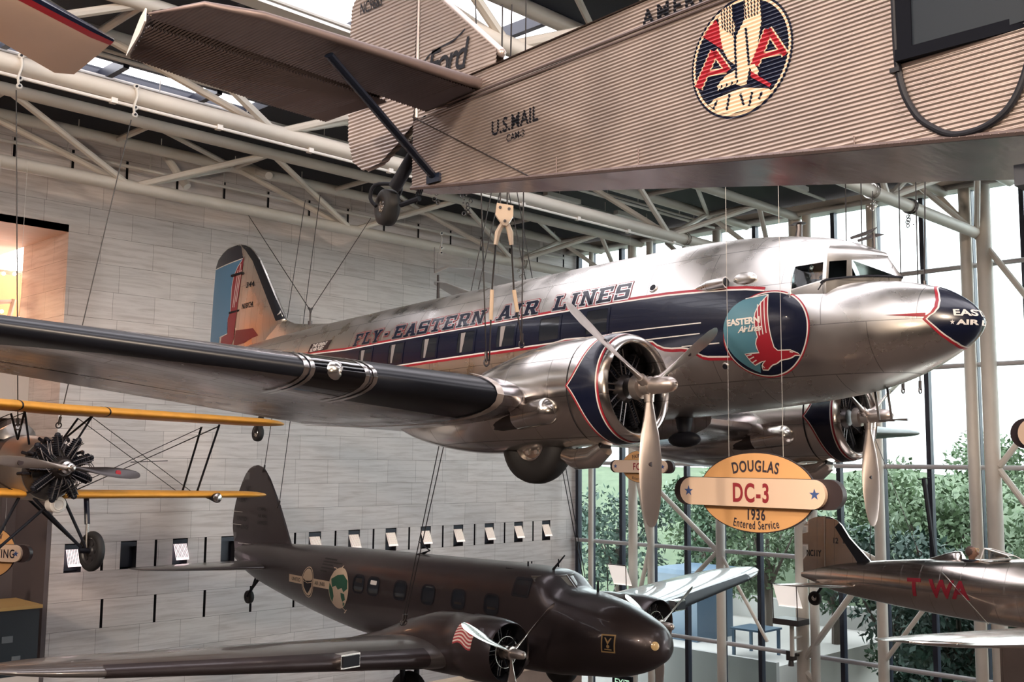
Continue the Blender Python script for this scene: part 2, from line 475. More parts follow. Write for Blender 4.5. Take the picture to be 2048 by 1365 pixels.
# marquee frame with bulbs in the opening
mq = thing('bulb_lined_frame', 'tilted wooden frame lined with glowing bulbs in the gallery opening', 'lit frame', Matrix.Translation(W(11.2, 31.6, 3.2)))
bm = BM()
for a, b_ in (((-.35, .1, 2.0), (.75, .3, 2.12)), ((-.42, .1, -1.2), (-.35, .1, 2.0)), ((.72, .3, 1.9), (.55, .3, -1.2)), ((.42, .25, 1.3), (-.1, .2, -1.2)), ((-.36, .1, 1.1), (.4, .3, 1.25))):
    tube(bm, [a, b_], .07, 6)
obj('frame', bm, vary(mat('pale_timber', (.55, .36, .26), .5), s=4, amt=.2), mq)
M_bulb = mat('warm_bulb', (1, .8, .6), .3, emit=(1, .72, .5), es=5)
for k in range(12):
    if k < 4: p = (-.3 + k * .3, .02, 1.95 + k * .03)
    elif k < 8: p = (.62 - (k - 4) * .05, .15, 1.3 - (k - 4) * .55)
    else: p = (.05 - (k - 8) * .12, .12, .9 - (k - 8) * .5)
    bm = BM(); sphere(bm, p, .055, 10); obj('bulb', bm, M_bulb, mq)

# recessed lamps in the niches: dark housing and a tilted louvred reflector
M_reflect = mat('lit_louvre', (.9, .85, .8), .5, emit=(1, .80, .70), es=.30)
M_reflect_hot = mat('bright_lit_louvre', (.95, .85, .85), .5, emit=(1, .76, .78), es=.9)
M_reflect_off = mat('unlit_louvre', (.02, .022, .03), .5)
states = ['hot', 'off', 'hot', 'off', 'lit', 'lit', 'lit', 'lit', 'lit', 'lit', 'lit', 'lit', 'lit']
where = ['lit niche lamp behind the biplane wheel, leftmost in the row', 'unlit dark niche right of the biplane wheel', 'bright niche lamp just above the grey stabilizer tip', 'dark niche half hidden behind the grey tail fin',
         'lit niche lamp right behind the grey fuselage tail', 'lit niche lamp above the globe emblem', 'lit niche lamp touching the forked fuselage aerial', 'lit niche lamp crossed by the twin hanging cables', 'fifth lit niche lamp from the glass wall', 'fourth lit niche lamp from the glass wall', 'third lit niche lamp from the glass wall', 'second lit niche lamp from the glass wall', 'lit niche lamp nearest the glass wall']
for k, x in enumerate(NICHES):
    st = states[k]
    t = thing('niche_lamp', where[k], 'wall lamp', Matrix.Translation(W(x, YW + .02, -3.05)), 'lamps in the stone wall niches')
    bm = BM(); box(bm, (-.225, .2, .03), (.225, .27, .72)); box(bm, (-.225, .0, .60), (.225, .2, .72)); obj('housing', bm, M_frame, t)
    if st != 'off':
        bm = BM()
        Mx = Matrix.Translation((.03, .06, .62)) @ Matrix.Rotation(math.radians(-24), 4, 'X')
        box(bm, (-.19, -.01, -.50), (.19, .01, 0), 0, Mx)
        for q in range(9): box(bm, (-.18 + q * .042, -.03, -.44), (-.172 + q * .042, -.01, -.02), 1, Mx)
        obj('reflector', bm, [M_reflect_hot if st == 'hot' else M_reflect, M_reflect_off if st == 'hot' else M_wht], t, smooth=0)

# ---------------------------------------------------------------- roof: dark deck, skylights, trusses
TR = [25.5, 18.9, 12.0, 5.2, -1.6]
bm = BM(); box(bm, W(11.44, 28.14, -H), W(11.555, 31.2, -1.2)); struct('trim_2', bm, mat('shaded_wall_taupe', (.15, .12, .12), .7))  # dark sheet put in for the shade on the wall side
M_sky = glass('skylight_glass', (.92, .93, .95), .02)
bm = BM()
def deck(xa, xb, ya, yb): box(bm, W(xa, ya, ZR), W(xb, yb, ZR + .25))
bays = []
for i, y in enumerate(TR):
    deck(-22, XG + .2, y - 1.45, y + 1.45)
    nxt = TR[i + 1] if i + 1 < len(TR) else -8.4
    a, b_ = nxt + 1.45, y - 1.45
    xr = 23.0 if i else 17.5
    deck(xr, XG + .2, a, b_)
    if i == 0: bays.append((-20, 14.0, 22.2, 23.6)); deck(-22, xr, a, 22.2); deck(-22, xr, 23.6, b_); deck(14.0, xr, 22.2, 23.6)
    elif i < 4: bays.append((-20, xr, a, b_))
    else: deck(-22, xr, a, b_)
deck(-22, XG + .2, 26.95, 28.4); deck(-22, XG + .2, -16.2, -8.4 + 1.45); 
struct('ceiling', bm, M_deck, smooth=0)
for k, (xa, xb, ya, yb) in enumerate(bays):
    fr = BM()
    box(fr, W(xa - 2, ya, ZR - .05), W(xb, ya + .12, ZR + .15)); box(fr, W(xa - 2, yb - .12, ZR - .05), W(xb, yb, ZR + .15))
    x = xa
    while x < xb - .5:
        box(fr, W(x, ya, ZR - .14), W(x + .14, yb, ZR + .12)); x += 2.317
    w = struct('window_%d' % (20 + k), fr, M_frame, smooth=0)
    g = BM(); box(g, W(xa, ya, ZR + .16), W(xb, yb, ZR + .18)); obj('pane', g, M_sky, w)
    # pale roller screens under the glass edges
    s = BM(); box(s, W(xa, yb - .5, ZR - .16), W(xb, yb - .13, ZR - .10)); obj('screen', s, M_pipe, w)

def truss(y, name_i, top_pipe=True):
    """triangular tube truss: one bottom chord, two top chords, webs from the bottom nodes"""
    bm = BM()
    zb, zt, w = 6.81, 8.22, .98
    r = .165
    tube(bm, [W(-21, y, zb), W(31.75, y, zb)], r, 14)
    for s in (-1, 1): tube(bm, [W(-21, y + s * w, zt), W(31.75, y + s * w, zt)], .15, 12)
    x = 11.98 - 6.95 * 4
    while x < 32:
        for s in (-1, 1):
            if x + 3.47 < 32:
                tube(bm, [W(x, y, zb), W(x + 3.47, y + s * w, zt)], .085, 8)
                tube(bm, [W(x + 3.47, y + s * w, zt), W(min(x + 6.95, 31.7), y, zb)], .085, 8)
        if x + 3.47 < 31.5:
            tube(bm, [W(x + 3.47, y - w, zt), W(x + 3.47, y + w, zt)], .08, 8)
            if x > -20: tube(bm, [W(x, y - w, zt), W(x + 3.47, y + w, zt)], .07, 8)
            if x > -20: tube(bm, [W(x, y - w, zt), W(x, y + w, zt)], .08, 8)
        x += 6.95
    o = struct('trim_%d' % name_i, bm, M_white)
    return o
for i, y in enumerate(TR): truss(y, 10 + i)
bm = BM(); tube(bm, [W(-20, 18.9, 6.60), W(27, 18.9, 6.60)], .035, 8)
x = -18
while x < 27:
    box(bm, W(x, 18.84, 6.56), W(x + .12, 18.96, 6.70)); x += 2.2
struct('trim_19', bm, M_wht)
# slim pipes and light tracks running along under the roof
bm = BM()
for y, z, r in ((27.6, 7.92, .05), (27.0, 8.3, .09), (22.6, 8.35, .06), (21.2, 8.45, .04), (18.9 + 1.7, 8.1, .05), (16.4, 8.4, .05), (14.6, 8.35, .07), (9.2, 8.4, .06)):
    tube(bm, [W(-20, y, z), W(30.8, y, z)], r, 8)
    x = 2.0
    while x < 30:
        tube(bm, [W(x, y, z), W(x, y, ZR)], .012, 5); x += 2.3
struct('trim_20', bm, M_pipe)
bm = BM()
for a, b_ in (((13.6, 27.0, 8.3), (13.9, 26.2, 7.3)), ((16.0, 25.5, 7.9), (16.3, 27.0, 8.5)), ((19.5, 21.3, 8.2), (20.3, 20.3, 7.6))):
    tube(bm, [W(*a), W(*b_)], .11, 10)
for xq in (20.5, 24.0, 27.5):
    box(bm, W(xq, 22.2, 8.28), W(xq + 1.6, 22.4, 8.42)); box(bm, W(xq, 16.0, 8.28), W(xq + 1.6, 16.2, 8.42))
struct('trim_21', bm, M_pipe)

# ---------------------------------------------------------------- glass wall
bm = BM(); box(bm, W(31.75, -16, 8.25), W(XG + .15, YW, 8.62)); tube(bm, [W(31.6, -16, 8.3), W(31.6, YW, 8.3)], .09, 10)
struct('trim_22', bm, M_pipe)
BARS = [-9.25, -6.2, -3.08, -.09, 2.93, 5.9]
MULL = [27.98] + [27.27 - 1.494 * k for k in range(26)]
kk = 0
ms = [28.1] + MULL
i = 0
while i < len(MULL) - 2:
    ya, yb = (YW if i == 0 else MULL[i]), MULL[i + 2]
    root = BM()
    for z in BARS: tube(root, [W(XG - .18, ya, z), W(XG - .18, yb, z)], .075, 10)
    w = struct('window_%d' % (kk + 1), root, M_gframe)
    for q in ((MULL[i], MULL[i + 1]) if i else (MULL[0], MULL[1], )):
        b2 = BM(); box(b2, W(XG - .10, q - .07, -H), W(XG + .12, q + .07, 8.3)); obj('mullion', b2, M_frame, w, smooth=0)
    b2 = BM(); box(b2, W(XG - .008, yb, -H), W(XG + .008, ya, 8.3)); obj('pane', b2, M_window, w, smooth=0)
    i += 2; kk += 1
# window columns: one slim tube per second mullion, heavy ones under the trusses
COLS = [(27.0, .10, 'slim'), (24.95, .17, 'big'), (24.12, .13, 'slim'), (21.12, .16, 'slim'), (18.02, .21, 'big'), (17.58, .15, 'slim'), (15.3, .165, 'slim'), (12.35, .175, 'slim'), (11.82, .22, 'big'), (9.2, .165, 'slim'), (6.1, .165, 'slim'), (4.9, .2, 'big')]
for y, r, kd in COLS:
    bm = BM(); tube(bm, [W(31.75, y, -H), W(31.75, y, 8.25)], r, 18)
    struct('column', bm, M_white)
bm = BM()
for a, b_, r in (((23.92, -.89), (21.2, -3.08), .09), ((21.2, -3.08), (22.3, -4.1), .08), ((24.7, -.6), (24.12, -3.03), .08), ((24.12, -3.03), (24.6, -4.8), .08), ((11.62, -.05), (10.2, 1.75), .09), ((11.63, -.14), (9.4, -3.3), .09),
                 ((11.82, 6.5), (9.9, 3.6), .09), ((13.22, 8.27), (11.82, 6.5), .10), ((15.9, -3.6), (18.1, -6.49), .10), ((18.1, -6.49), (16.6, -7.9), .1), ((19.6, -1.2), (15.2, -3.06), .085), ((23.3, 8.1), (21.0, 6.0), .09), ((21.12, -3.1), (19.3, -5.9), .06), ((13.0, -3.0), (15.4, -6.2), .07)):
    tube(bm, [W(31.7, *a), W(31.7, *b_)], r, 10)
struct('trim_23', bm, M_white)
# ================================================================ shared aircraft builders
def naca(t=.15, cam=.02, pc=.4, n=18):
    """closed airfoil loop (x, z), trailing edge -> top -> nose -> bottom"""
    def yt(x): return 5 * t * (.2969 * math.sqrt(x) - .126 * x - .3516 * x * x + .2843 * x ** 3 - .1036 * x ** 4)
    def yc(x): return cam / pc ** 2 * (2 * pc * x - x * x) if x < pc else cam / (1 - pc) ** 2 * (1 - 2 * pc + 2 * pc * x - x * x)
    xs = [(1 - math.cos(PI * i / n)) / 2 for i in range(n + 1)]
    return [(x, yc(x) + yt(x)) for x in xs[::-1]] + [(x, yc(x) - yt(x)) for x in xs[1:-1]]
def wing_rings(st, t0=.15, t1=.10, side=1, inc=2.0, cam=.02, n=18, grow_=0.0):
    """st rows: (y, leading edge, chord, z)"""
    out = []
    ymax = st[-1][0]
    for y, le, c, z in st:
        k = y / ymax
        a = math.radians(inc)
        ring = []
        for x, h in naca(t0 + (t1 - t0) * k, cam, n=n):
            X, Z = x * c, h * c
            ring.append(Vector((le + X * math.cos(a) + Z * math.sin(a), side * y, z - X * math.sin(a) + Z * math.cos(a))))
        if grow_:
            c0 = sum(ring, Vector()) / len(ring)
            rr = []
            L = len(ring)
            for i in range(L):
                d = ring[(i + 1) % L] - ring[i - 1]
                nn = Vector((d.z, 0, -d.x)).normalized()
                if nn.dot(ring[i] - c0) < 0: nn = -nn
                rr.append(ring[i] + nn * grow_)
            ring = rr
        out.append(ring)
    return out
def patch_rings(bm, rings, i0, i1, mi=0):
    """open strip of a wing surface between profile indices"""
    L = len(rings[0])
    rs = [[bm.verts.new(r[i % L]) for i in range(i0, i1 + 1)] for r in rings]
    for a, b in zip(rs, rs[1:]): ring_faces(bm, a, b, False, mi)
def se_ring(s, zt, zb, w, zm, n=2.0, k=48, y0=0.0, low=None):
    nu = n
    out = []
    for i in range(k):
        a = 2 * PI * i / k
        c, d = math.cos(a), math.sin(a)
        n = nu if d > 0 or low is None else low
        y = w * math.copysign(abs(c) ** (2 / n), c)
        z = zm + (zt - zm if d > 0 else zm - zb) * math.copysign(abs(d) ** (2 / n), d)
        out.append(Vector((s, y0 + y, z)))
    return out
def blade(bm, hub, ax, rad, R, chords, mi=0, pitch0=62, pitch1=22, hand=1):
    """one propeller blade: hub point, shaft axis, radial direction"""
    ax, rad = Vector(ax).normalized(), Vector(rad).normalized()
    tg = ax.cross(rad) * hand
    rings = []
    for r, c, th in chords:
        k = r / R
        b = math.radians(pitch0 + (pitch1 - pitch0) * k)
        cd = tg * math.cos(b) + ax * math.sin(b)
        nd = ax * math.cos(b) - tg * math.sin(b)
        rings.append([Vector(hub) + rad * r + cd * (c / 2 * math.cos(2 * PI * i / 14)) + nd * (th / 2 * math.sin(2 * PI * i / 14)) for i in range(14)])
    loft(bm, rings, mi=mi)
def wheel_parts(parent, c, ax, R, w, hubR, mt, mh, hub_name='wheel_hub'):
    c, ax = Vector(c), Vector(ax).normalized()
    bm = BM()
    prof = [(-w / 2 * .75, hubR), (-w / 2, hubR + .3 * (R - hubR)), (-w / 2 * .96, hubR + .62 * (R - hubR)), (-w / 2 * .72, R * .955), (-w / 2 * .3, R), (w / 2 * .3, R), (w / 2 * .72, R * .955), (w / 2 * .96, hubR + .62 * (R - hubR)), (w / 2, hubR + .3 * (R - hubR)), (w / 2 * .75, hubR)]
    lathe(bm, prof, c, ax, 40, c0=False, c1=False)
    ty = obj('tyre', bm, mt, parent, 50)
    bm = BM()
    lathe(bm, [(-w / 2 * .8, hubR * 1.02), (-w / 2 * .86, hubR * .96), (-w / 2 * .55, hubR * .85), (-w / 2 * .5, hubR * .4), (-w / 2 * .8, hubR * .3), (-w / 2 * .8, .01)], c, ax, 32, c0=False)
    lathe(bm, [(w / 2 * .8, hubR * 1.02), (w / 2 * .86, hubR * .96), (w / 2 * .55, hubR * .85), (w / 2 * .5, hubR * .4), (w / 2 * .8, hubR * .3), (w / 2 * .8, .01)], c, ax, 32, c0=False)
    x, y = frame_of(ax)
    for s in (-1, 1):
        for k in range(6):
            p = c + ax * s * w / 2 * .52 + (x * math.cos(k * PI / 3) + y * math.sin(k * PI / 3)) * hubR * .62
            lathe(bm, [(-.02, hubR * .13), (.02, hubR * .13)], p, ax, 10)
    obj(hub_name, bm, mh, ty)
    return ty
def radial_engine(parent, c, ax, R, n=9, inner=.3, mats=None, depth=.28, two=False):
    """crankcase and finned cylinders seen inside a cowling"""
    c, ax = Vector(c), Vector(ax).normalized()
    x, y = frame_of(ax)
    bm = BM()
    lathe(bm, [(-depth * .7, R * .10), (-depth * .65, R * .24), (-depth * .35, R * .34), (0, R * .40), (depth * .6, R * .42)], c, ax, 28)
    e = obj('crankcase', bm, mats[1], parent)
    for k in range(n):
        a = 2 * PI * (k + .5) / n
        d = x * math.cos(a) + y * math.sin(a)
        b = BM()
        p0 = c + d * R * .36; p1 = c + d * R * .93
        prof = []
        L = (p1 - p0).length
        for j in range(9):
            t = L * j / 9
            prof += [(t, R * .115), (t + L / 27, R * .155), (t + L / 18, R * .155), (t + L / 13, R * .115)]
        lathe(b, prof, p0, d, 12)
        sphere(b, p1 - ax * .02, R * .10, 8)
        tube(b, [c + d * R * .33 - ax * depth * .4 + ax.cross(d) * R * .07, p1 - ax * depth * .35 + ax.cross(d) * R * .07], R * .018, 6, mi=1)
        tube(b, [c + d * R * .33 - ax * depth * .4 - ax.cross(d) * R * .07, p1 - ax * depth * .35 - ax.cross(d) * R * .07], R * .018, 6, mi=1)
        obj('cylinder', b, mats, e)
    return e

# ================================================================ the polished airliner in the middle
M_alu = alu('polished_aluminium', rough=.31, bump=.12)
M_alu_wing = alu('polished_wing_skin', (.50, .46, .46), .24, (2.4, .22), .45, .35, 'YX')
M_satin = mat('satin_strip', (.66, .58, .52), .35, .5)
M_alu_nac = alu('polished_nacelle', (.80, .76, .72), .20, (.75, .5), .5, .2)
AIR = thing('airliner', 'polished silver twin-engined airliner with navy stripe and red bird emblem, hanging mid-hall', 'airplane', pose(-1.595, .031, -.033, (13.548, 5.132, 1.811)))
NOSE = [(-.055, -.02, -.05, .02, -.035, 2.0), (-.02, .07, -.12, .11, -.03, 2.0), (.06, .19, -.22, .21, -.03, 2.0), (.2, .315, -.325, .345, -.02, 2.0), (.4, .445, -.435, .49, -.01, 2.05), (.7, .55, -.575, .655, 0, 2.1), (1.0, .62, -.685, .79, .02, 2.3), (1.4, .655, -.785, .92, .04, 2.6), (1.75, .66, -.84, 1.01, .06, 2.9), (2.06, .66, -.875, 1.07, .12, 3.2)]
BODY = [(2.06, 1.40, -.875, 1.07, .12, 2.0), (2.5, 1.505, -.905, 1.13, .16, 2.0), (3.0, 1.575, -.935, 1.175, .2, 2.0), (3.65, 1.63, -.965, 1.21, .22, 2.0), (4.5, 1.66, -1.0, 1.23, .22, 2.0), (8, 1.665, -1.03, 1.23, .22, 2.0), (10, 1.655, -.93, 1.20, .25, 2.0), (12, 1.63, -.62, 1.11, .36, 2.0), (14, 1.60, -.2, .92, .56, 2.0), (16, 1.55, .3, .64, .83, 2.0), (18, 1.46, .88, .32, 1.14, 2.0), (19.1, 1.38, 1.2, .1, 1.29, 2.0), (19.35, 1.33, 1.26, .03, 1.3, 2.0)]
NOSEs, BODYs = smooth_tab(NOSE, 5), smooth_tab(BODY, 6)
def sec(s):
    return interp(NOSEs if s < 2.059 else BODYs, s)
def side(s, z, off=0.0):
    zt, zb, w, zm, n = sec(s)
    h = (zt - zm) if z > zm else (zm - zb)
    if z < zm: n = 2.0
    q = min(abs((z - zm) / h), .98)
    y = w * (1 - q ** n) ** (1 / n)
    # outward normal in the section plane
    gy = n * (y / w) ** (n - 1) / w; gz = n * q ** (n - 1) / h * (1 if z > zm else -1)
    L = math.hypot(gy, gz) or 1
    return Vector((s, y + off * gy / L, z + off * gz / L))
bm = BM()
loft(bm, [se_ring(*r, low=2.0) for r in NOSEs]); loft(bm, [se_ring(*r) for r in BODYs])
FUS = obj('fuselage', bm, M_alu, AIR, 40)

# navy window band with white and red edges, speed-line scallops and the round emblem
SCAL = [(2.7, -.33), (2.996, -.29), (3.363, -.262), (3.437, -.242), (3.482, -.217), (3.542, -.173), (3.65, -.125), (3.76, -.105), (3.928, -.097), (4.055, -.077), (4.167, -.027), (4.248, .035), (4.445, .06), (4.60, .11), (4.781, .18), (5.0, .205), (5.217, .215), (14.6, .60)]
TOPL = [(2.42, .535), (2.7, .585), (3.0, .615), (3.4, .640), (4.0, .672), (5.0, .69), (12.2, .685), (14.6, .80)]
band = TOPL + SCAL[::-1]
def dens(pts, d=.25):
    out = []
    for a, b in zip(pts, pts[1:]):
        n = max(1, int(math.hypot(b[0] - a[0], b[1] - a[1]) / d))
        out += [(a[0] + (b[0] - a[0]) * k / n, a[1] + (b[1] - a[1]) * k / n) for k in range(n)]
    return out + [pts[-1]]
SCAL = [(p[0], p[1] if p[0] < 6 else .215 + max(0, p[0] - 10.5) * .06) for p in dens(SCAL)]
TOPL = [(p[0], p[1]) for p in dens(TOPL)]
band = TOPL + SCAL[::-1]
bm = wrap(flat_polys([[band]]), lambda u, v: side(u, v, .003), .15, .06)
obj('livery_band', bm, M_navy, FUS)
def shift(l, d): return [(a, b + d) for a, b in l]
bm = BM()
for l, sg in ((TOPL, 1), (SCAL, -1)):
    merge(bm, wrap(flat_polys(ribbon(shift(l, sg * .012), .024)), lambda u, v: side(u, v, .004)), 1)
    merge(bm, wrap(flat_polys(ribbon(shift(l, sg * .042), .040)), lambda u, v: side(u, v, .004)), 0)
for a, b in (((3.384, .199), (5.0, .226)), ((3.417, .052), (4.445, .058)), ((3.123, -.107), (3.75, -.10))):
    merge(bm, wrap(flat_polys(ribbon([a, b], .016)), lambda u, v: side(u, v, .006), .15), 1)
obj('livery_edging', bm, [M_red, M_wht], FUS)
EC = (2.42, -.036); 
def emb(u, v): return (u, v - (u - EC[0]) * .108)      # the emblem stands slightly tilted
def em_wrap(polys, off): return wrap(flat_polys(polys), lambda u, v: side(u, v, off), .07, .05)
def tilt(pts): return [emb(*p) for p in pts]
bm = BM()
ER = (.632, .566)
def ell(q): return tilt([(EC[0] + ER[0] * q * math.cos(2 * PI * k / 80), EC[1] + ER[1] * q * math.sin(2 * PI * k / 80)) for k in range(80)])
merge(bm, em_wrap([[ell(1.0)]], .007), 0); merge(bm, em_wrap([[ell(.972)]], .009), 1); merge(bm, em_wrap([[ell(.945)]], .011), 2)
TEAL = [(2.367, .481), (2.416, .377), (2.491, .185), (2.499, -.114), (2.527, -.31), (2.6, -.453), (2.637, -.535), (2.697, -.505), (2.752, -.472), (2.803, -.435), (2.851, -.392), (2.895, -.348), (2.934, -.301), (2.965, -.251), (2.99, -.199), (3.010, -.145), (3.024, -.090), (3.03, -.035), (3.03, .021), (3.025, .076), (3.015, .13), (2.996, .183), (2.974, .233), (2.945, .28), (2.91, .323), (2.87, .363), (2.83, .39), (2.79, .415), (2.74, .437), (2.684, .455)]
merge(bm, em_wrap([[TEAL]], .013), 3)
BIRD = [(2.356, .479), (2.354, .369), (2.352, .218), (2.34, .048), (2.328, -.112), (2.315, -.233), (2.277, -.276), (2.21, -.278), (2.099, -.284), (2.056, -.308), (2.013, -.326), (1.982, -.361), (2.058, -.356), (2.113, -.38), (2.18, -.393), (2.269, -.399), (2.349, -.436), (2.417, -.45), (2.463, -.475), (2.51, -.506), (2.584, -.499), (2.578, -.465), (2.554, -.427), (2.495, -.388), (2.553, -.398), (2.669, -.435), (2.715, -.378), (2.765, -.282), (2.665, -.282), (2.55, -.283), (2.565, -.227), (2.569, -.167), (2.545, -.109), (2.521, -.082), (2.536, -.01), (2.55, .132), (2.535, .241), (2.486, .336), (2.415, .417)]
merge(bm, em_wrap([[BIRD]], .015), 0)
merge(bm, em_wrap(ribbon(BIRD + BIRD[:1], .014) + ribbon([(2.367, .481), (2.684, .455)], .012), .017), 1)
for a, b in (((2.5, .358), (2.486, -.065)), ((2.456, .392), (2.437, -.056)), ((2.408, .431), (2.388, -.041)), ((2.666, -.297), (2.748, -.309)), ((2.643, -.329), (2.732, -.356)), ((2.621, -.371), (2.704, -.404)), ((2.075, -.315), (2.115, -.305)), ((2.575, -.44), (2.545, -.475))):
    merge(bm, em_wrap(ribbon([a, b], .014), .017), 1)
t = text_flat('EASTERN', .118, .005, 0, -1.08, .95, at=(2.965, .105))
merge(bm, wrap(t, lambda u, v: side(u, v, .022), .06), 4)
t = text_flat('EASTERN', .098, .0005, 0, -1.0, .95, at=(2.957, .108)) if 0 else None
t = text_flat('Air Lines', .12, .003, .45, -1.0, .80, at=(2.80, 0.0))
merge(bm, wrap(t, lambda u, v: side(u, v, .022), .06), 4)
obj('emblem', bm, [M_red, M_wht, M_navy, M_teal, mat('emblem_lettering', (.88, .82, .74), .35)], FUS)

# slab lettering above the band: navy with a white gap and a red outline
def R_(x0, y0, x1, y1): return [(x0, y0), (x1, y0), (x1, y1), (x0, y1)]
def D_(x0, x1, y0, x2, x3, y1): return [(x0, y0), (x1, y0), (x3, y1), (x2, y1)]
a_, s_ = .24, .13      # stem width, serif height
SLAB = {
    'F': [R_(.1, 0, .1 + a_, 1), R_(0, 0, .46, s_), R_(0, 1 - .18, .86, 1), R_(.1, .42, .62, .59), R_(.70, .66, .86, 1)],
    'L': [R_(.1, 0, .1 + a_, 1), R_(0, 1 - s_, .48, 1), R_(0, 0, .86, .18), R_(.70, 0, .86, .36)],
    'E': [R_(.1, 0, .1 + a_, 1), R_(0, 0, .88, .18), R_(0, .82, .88, 1), R_(.1, .41, .64, .58), R_(.72, 0, .88, .34), R_(.72, .66, .88, 1)],
    'Y': [R_(.33, 0, .33 + a_, .5), R_(.2, 0, .7, s_), D_(.33, .57, .42, .02, .28, 1), D_(.33, .57, .42, .62, .88, 1), R_(-.05, 1 - s_, .38, 1), R_(.52, 1 - s_, .95, 1)],
    'A': [D_(.04, .28, 0, .36, .58, 1), D_(.64, .9, 0, .36, .60, 1), R_(.24, .24, .72, .4), R_(-.06, 0, .38, s_), R_(.54, 0, .98, s_), R_(.3, 1 - s_, .62, 1)],
    'S': [R_(.06, .82, .8, 1), R_(.02, .46, .26, .92), R_(.06, .42, .84, .6), R_(.64, .1, .88, .54), R_(.06, 0, .84, .18), R_(.02, 0, .18, .36), R_(.70, .66, .86, 1)],
    'T': [R_(.33, 0, .33 + a_, 1), R_(.18, 0, .72, s_), R_(0, .82, .9, 1), R_(0, .62, .15, 1), R_(.75, .62, .9, 1)],
    'R': [R_(.1, 0, .1 + a_, 1), R_(0, 0, .44, s_), R_(0, .83, .74, 1), R_(.60, .52, .84, .92), R_(.1, .40, .76, .57), D_(.62, .9, 0, .40, .66, .44), R_(.56, 0, 1.0, s_)],
    'N': [R_(.08, 0, .08 + .2, 1), R_(.66, 0, .86, 1), D_(.62, .86, 0, .08, .32, 1), R_(0, 0, .38, s_), R_(.54, 1 - s_, .96, 1), R_(0, 1 - s_, .26, 1)],
    'I': [R_(.14, 0, .14 + a_, 1), R_(0, 0, .52, s_), R_(0, 1 - s_, .52, 1)], '-': [R_(.05, .42, .3, .6)]}
def slab_line(bm, text, s0, s1, z0, hh):
    wd = {'I': .52, '-': .36}
    tot = sum(wd.get(c, .92) for c in text) + .16 * (len(text) - 1)
    k = (s0 - s1) / tot
    x = 0
    for c in text:
        for lay, (g, off, mi) in enumerate(((.030, .004, 0), (.020, .0055, 1), (0, .007, 2))):
            for st in SLAB[c]:
                p = [(s0 - (x + u) * k, z0 + v * hh) for u, v in st]
                merge(bm, wrap(flat_polys([[grow(p, g)]]), lambda u, v: side(u, v, off), .2, .04), mi)
        x += wd.get(c, .92) + .16
bm = BM()
for tx, s0, s1 in (('FLY', 11.94, 11.04), ('-', 10.93, 10.78), ('EASTERN', 10.61, 8.02), ('AIR', 7.66, 6.70), ('LINES', 6.34, 4.74)):
    bm = BM(); slab_line(bm, tx, s0, s1, .745, .255); obj('lettering', bm, [M_red, M_alu, M_navy], FUS, 0)
# small slanted placard near the tail
bm = BM()
PL = [(13.78, .80), (13.74, 1.0), (12.9, 1.0), (12.95, .80)]
merge(bm, wrap(flat_polys([[PL]]), lambda u, v: side(u, v, .004), .1, .05), 0)
merge(bm, wrap(text_flat('THE GREAT', .10, .003, .25, -1.15, 1.0, at=(13.66, .91)), lambda u, v: side(u, v, .008), .1, .04), 1)
merge(bm, wrap(text_flat('SILVER FLEET', .10, .003, .25, -.98, 1.0, at=(13.70, .82)), lambda u, v: side(u, v, .008), .1, .04), 1)
obj('slogan_placard', bm, [M_brown, M_wht], FUS, 0)

# passenger windows with curtains
M_pane = mat('dark_cabin_pane', (.02, .024, .032), .08, spec=.6)
M_curtain = mat('pale_curtain', (.30, .27, .26), .8)
def rrect(cx, cy, w, h, r, k=5):
    out = []
    for qx, qy, a0 in ((1, 1, 0), (-1, 1, 90), (-1, -1, 180), (1, -1, 270)):
        for i in range(k + 1):
            a = math.radians(a0 + 90 * i / k)
            out.append((cx + qx * (w / 2 - r) + r * math.cos(a), cy + qy * (h / 2 - r) + r * math.sin(a)))
    return out
for i in range(7):
    sc_ = 11.42 - 1.016 * i
    bm = wrap(flat_polys([[rrect(sc_, .445, .52, .44, .04), rrect(sc_, .445, .43, .37, .03)]]), lambda u, v: side(u, v, .012), .1, .08)
    wf = obj('cabin_window', bm, M_navy, FUS)
    bm = wrap(flat_polys([[rrect(sc_, .445, .45, .39, .03)]]), lambda u, v: side(u, v, .005), .1, .08)
    obj('pane', bm, M_pane, wf)
    if i < 5:
        cp = [(sc_ + .13, .27), (sc_ + .08, .27), (sc_ + .045, .42), (sc_ + .03, .62), (sc_ + .15, .62), (sc_ + .13, .45)]
        bm = wrap(flat_polys([[cp]]), lambda u, v: side(u, v, .007), .05, .05); obj('curtain', bm, M_curtain, wf)

# painted nose cap
def npt(s, a, off):
    zt, zb, w, zm, n = sec(s)
    c, d = math.cos(a), math.sin(a)
    p = Vector((s, w * math.copysign(abs(c) ** (2 / n), c), zm + (zt - zm if d > 0 else zm - zb) * math.copysign(abs(d) ** (2 / n), d)))
    nn = Vector((-.55 if s < .3 else -.3, c, d)).normalized()
    return p + nn * off
CAPB = [(-90, .19), (-60, .21), (-40, .255), (-25, .31), (-12, .365), (-4, .415), (0, .44), (4, .415), (10, .36), (20, .325), (35, .325), (50, .36), (70, .43), (90, .45)]
def capb(a):
    d = math.degrees(math.asin(math.sin(a)))
    return interp(CAPB, d)[0]
def cap_strip(bm, f0, f1, off, rows, mi=0):
    L = 72
    rs = [[bm.verts.new(npt(f0(2 * PI * k / L) + (f1(2 * PI * k / L) - f0(2 * PI * k / L)) * (j / rows) ** 1.6, 2 * PI * k / L, off)) for k in range(L)] for j in range(rows + 1)]
    for a, b in zip(rs, rs[1:]): ring_faces(bm, a, b, True, mi)
    return rs
bm = BM()
r0 = cap_strip(bm, lambda a: -.054, capb, .005, 10, 0); cap(bm, r0[0], 0)
cap_strip(bm, capb, lambda a: capb(a) + .018, .006, 1, 1)
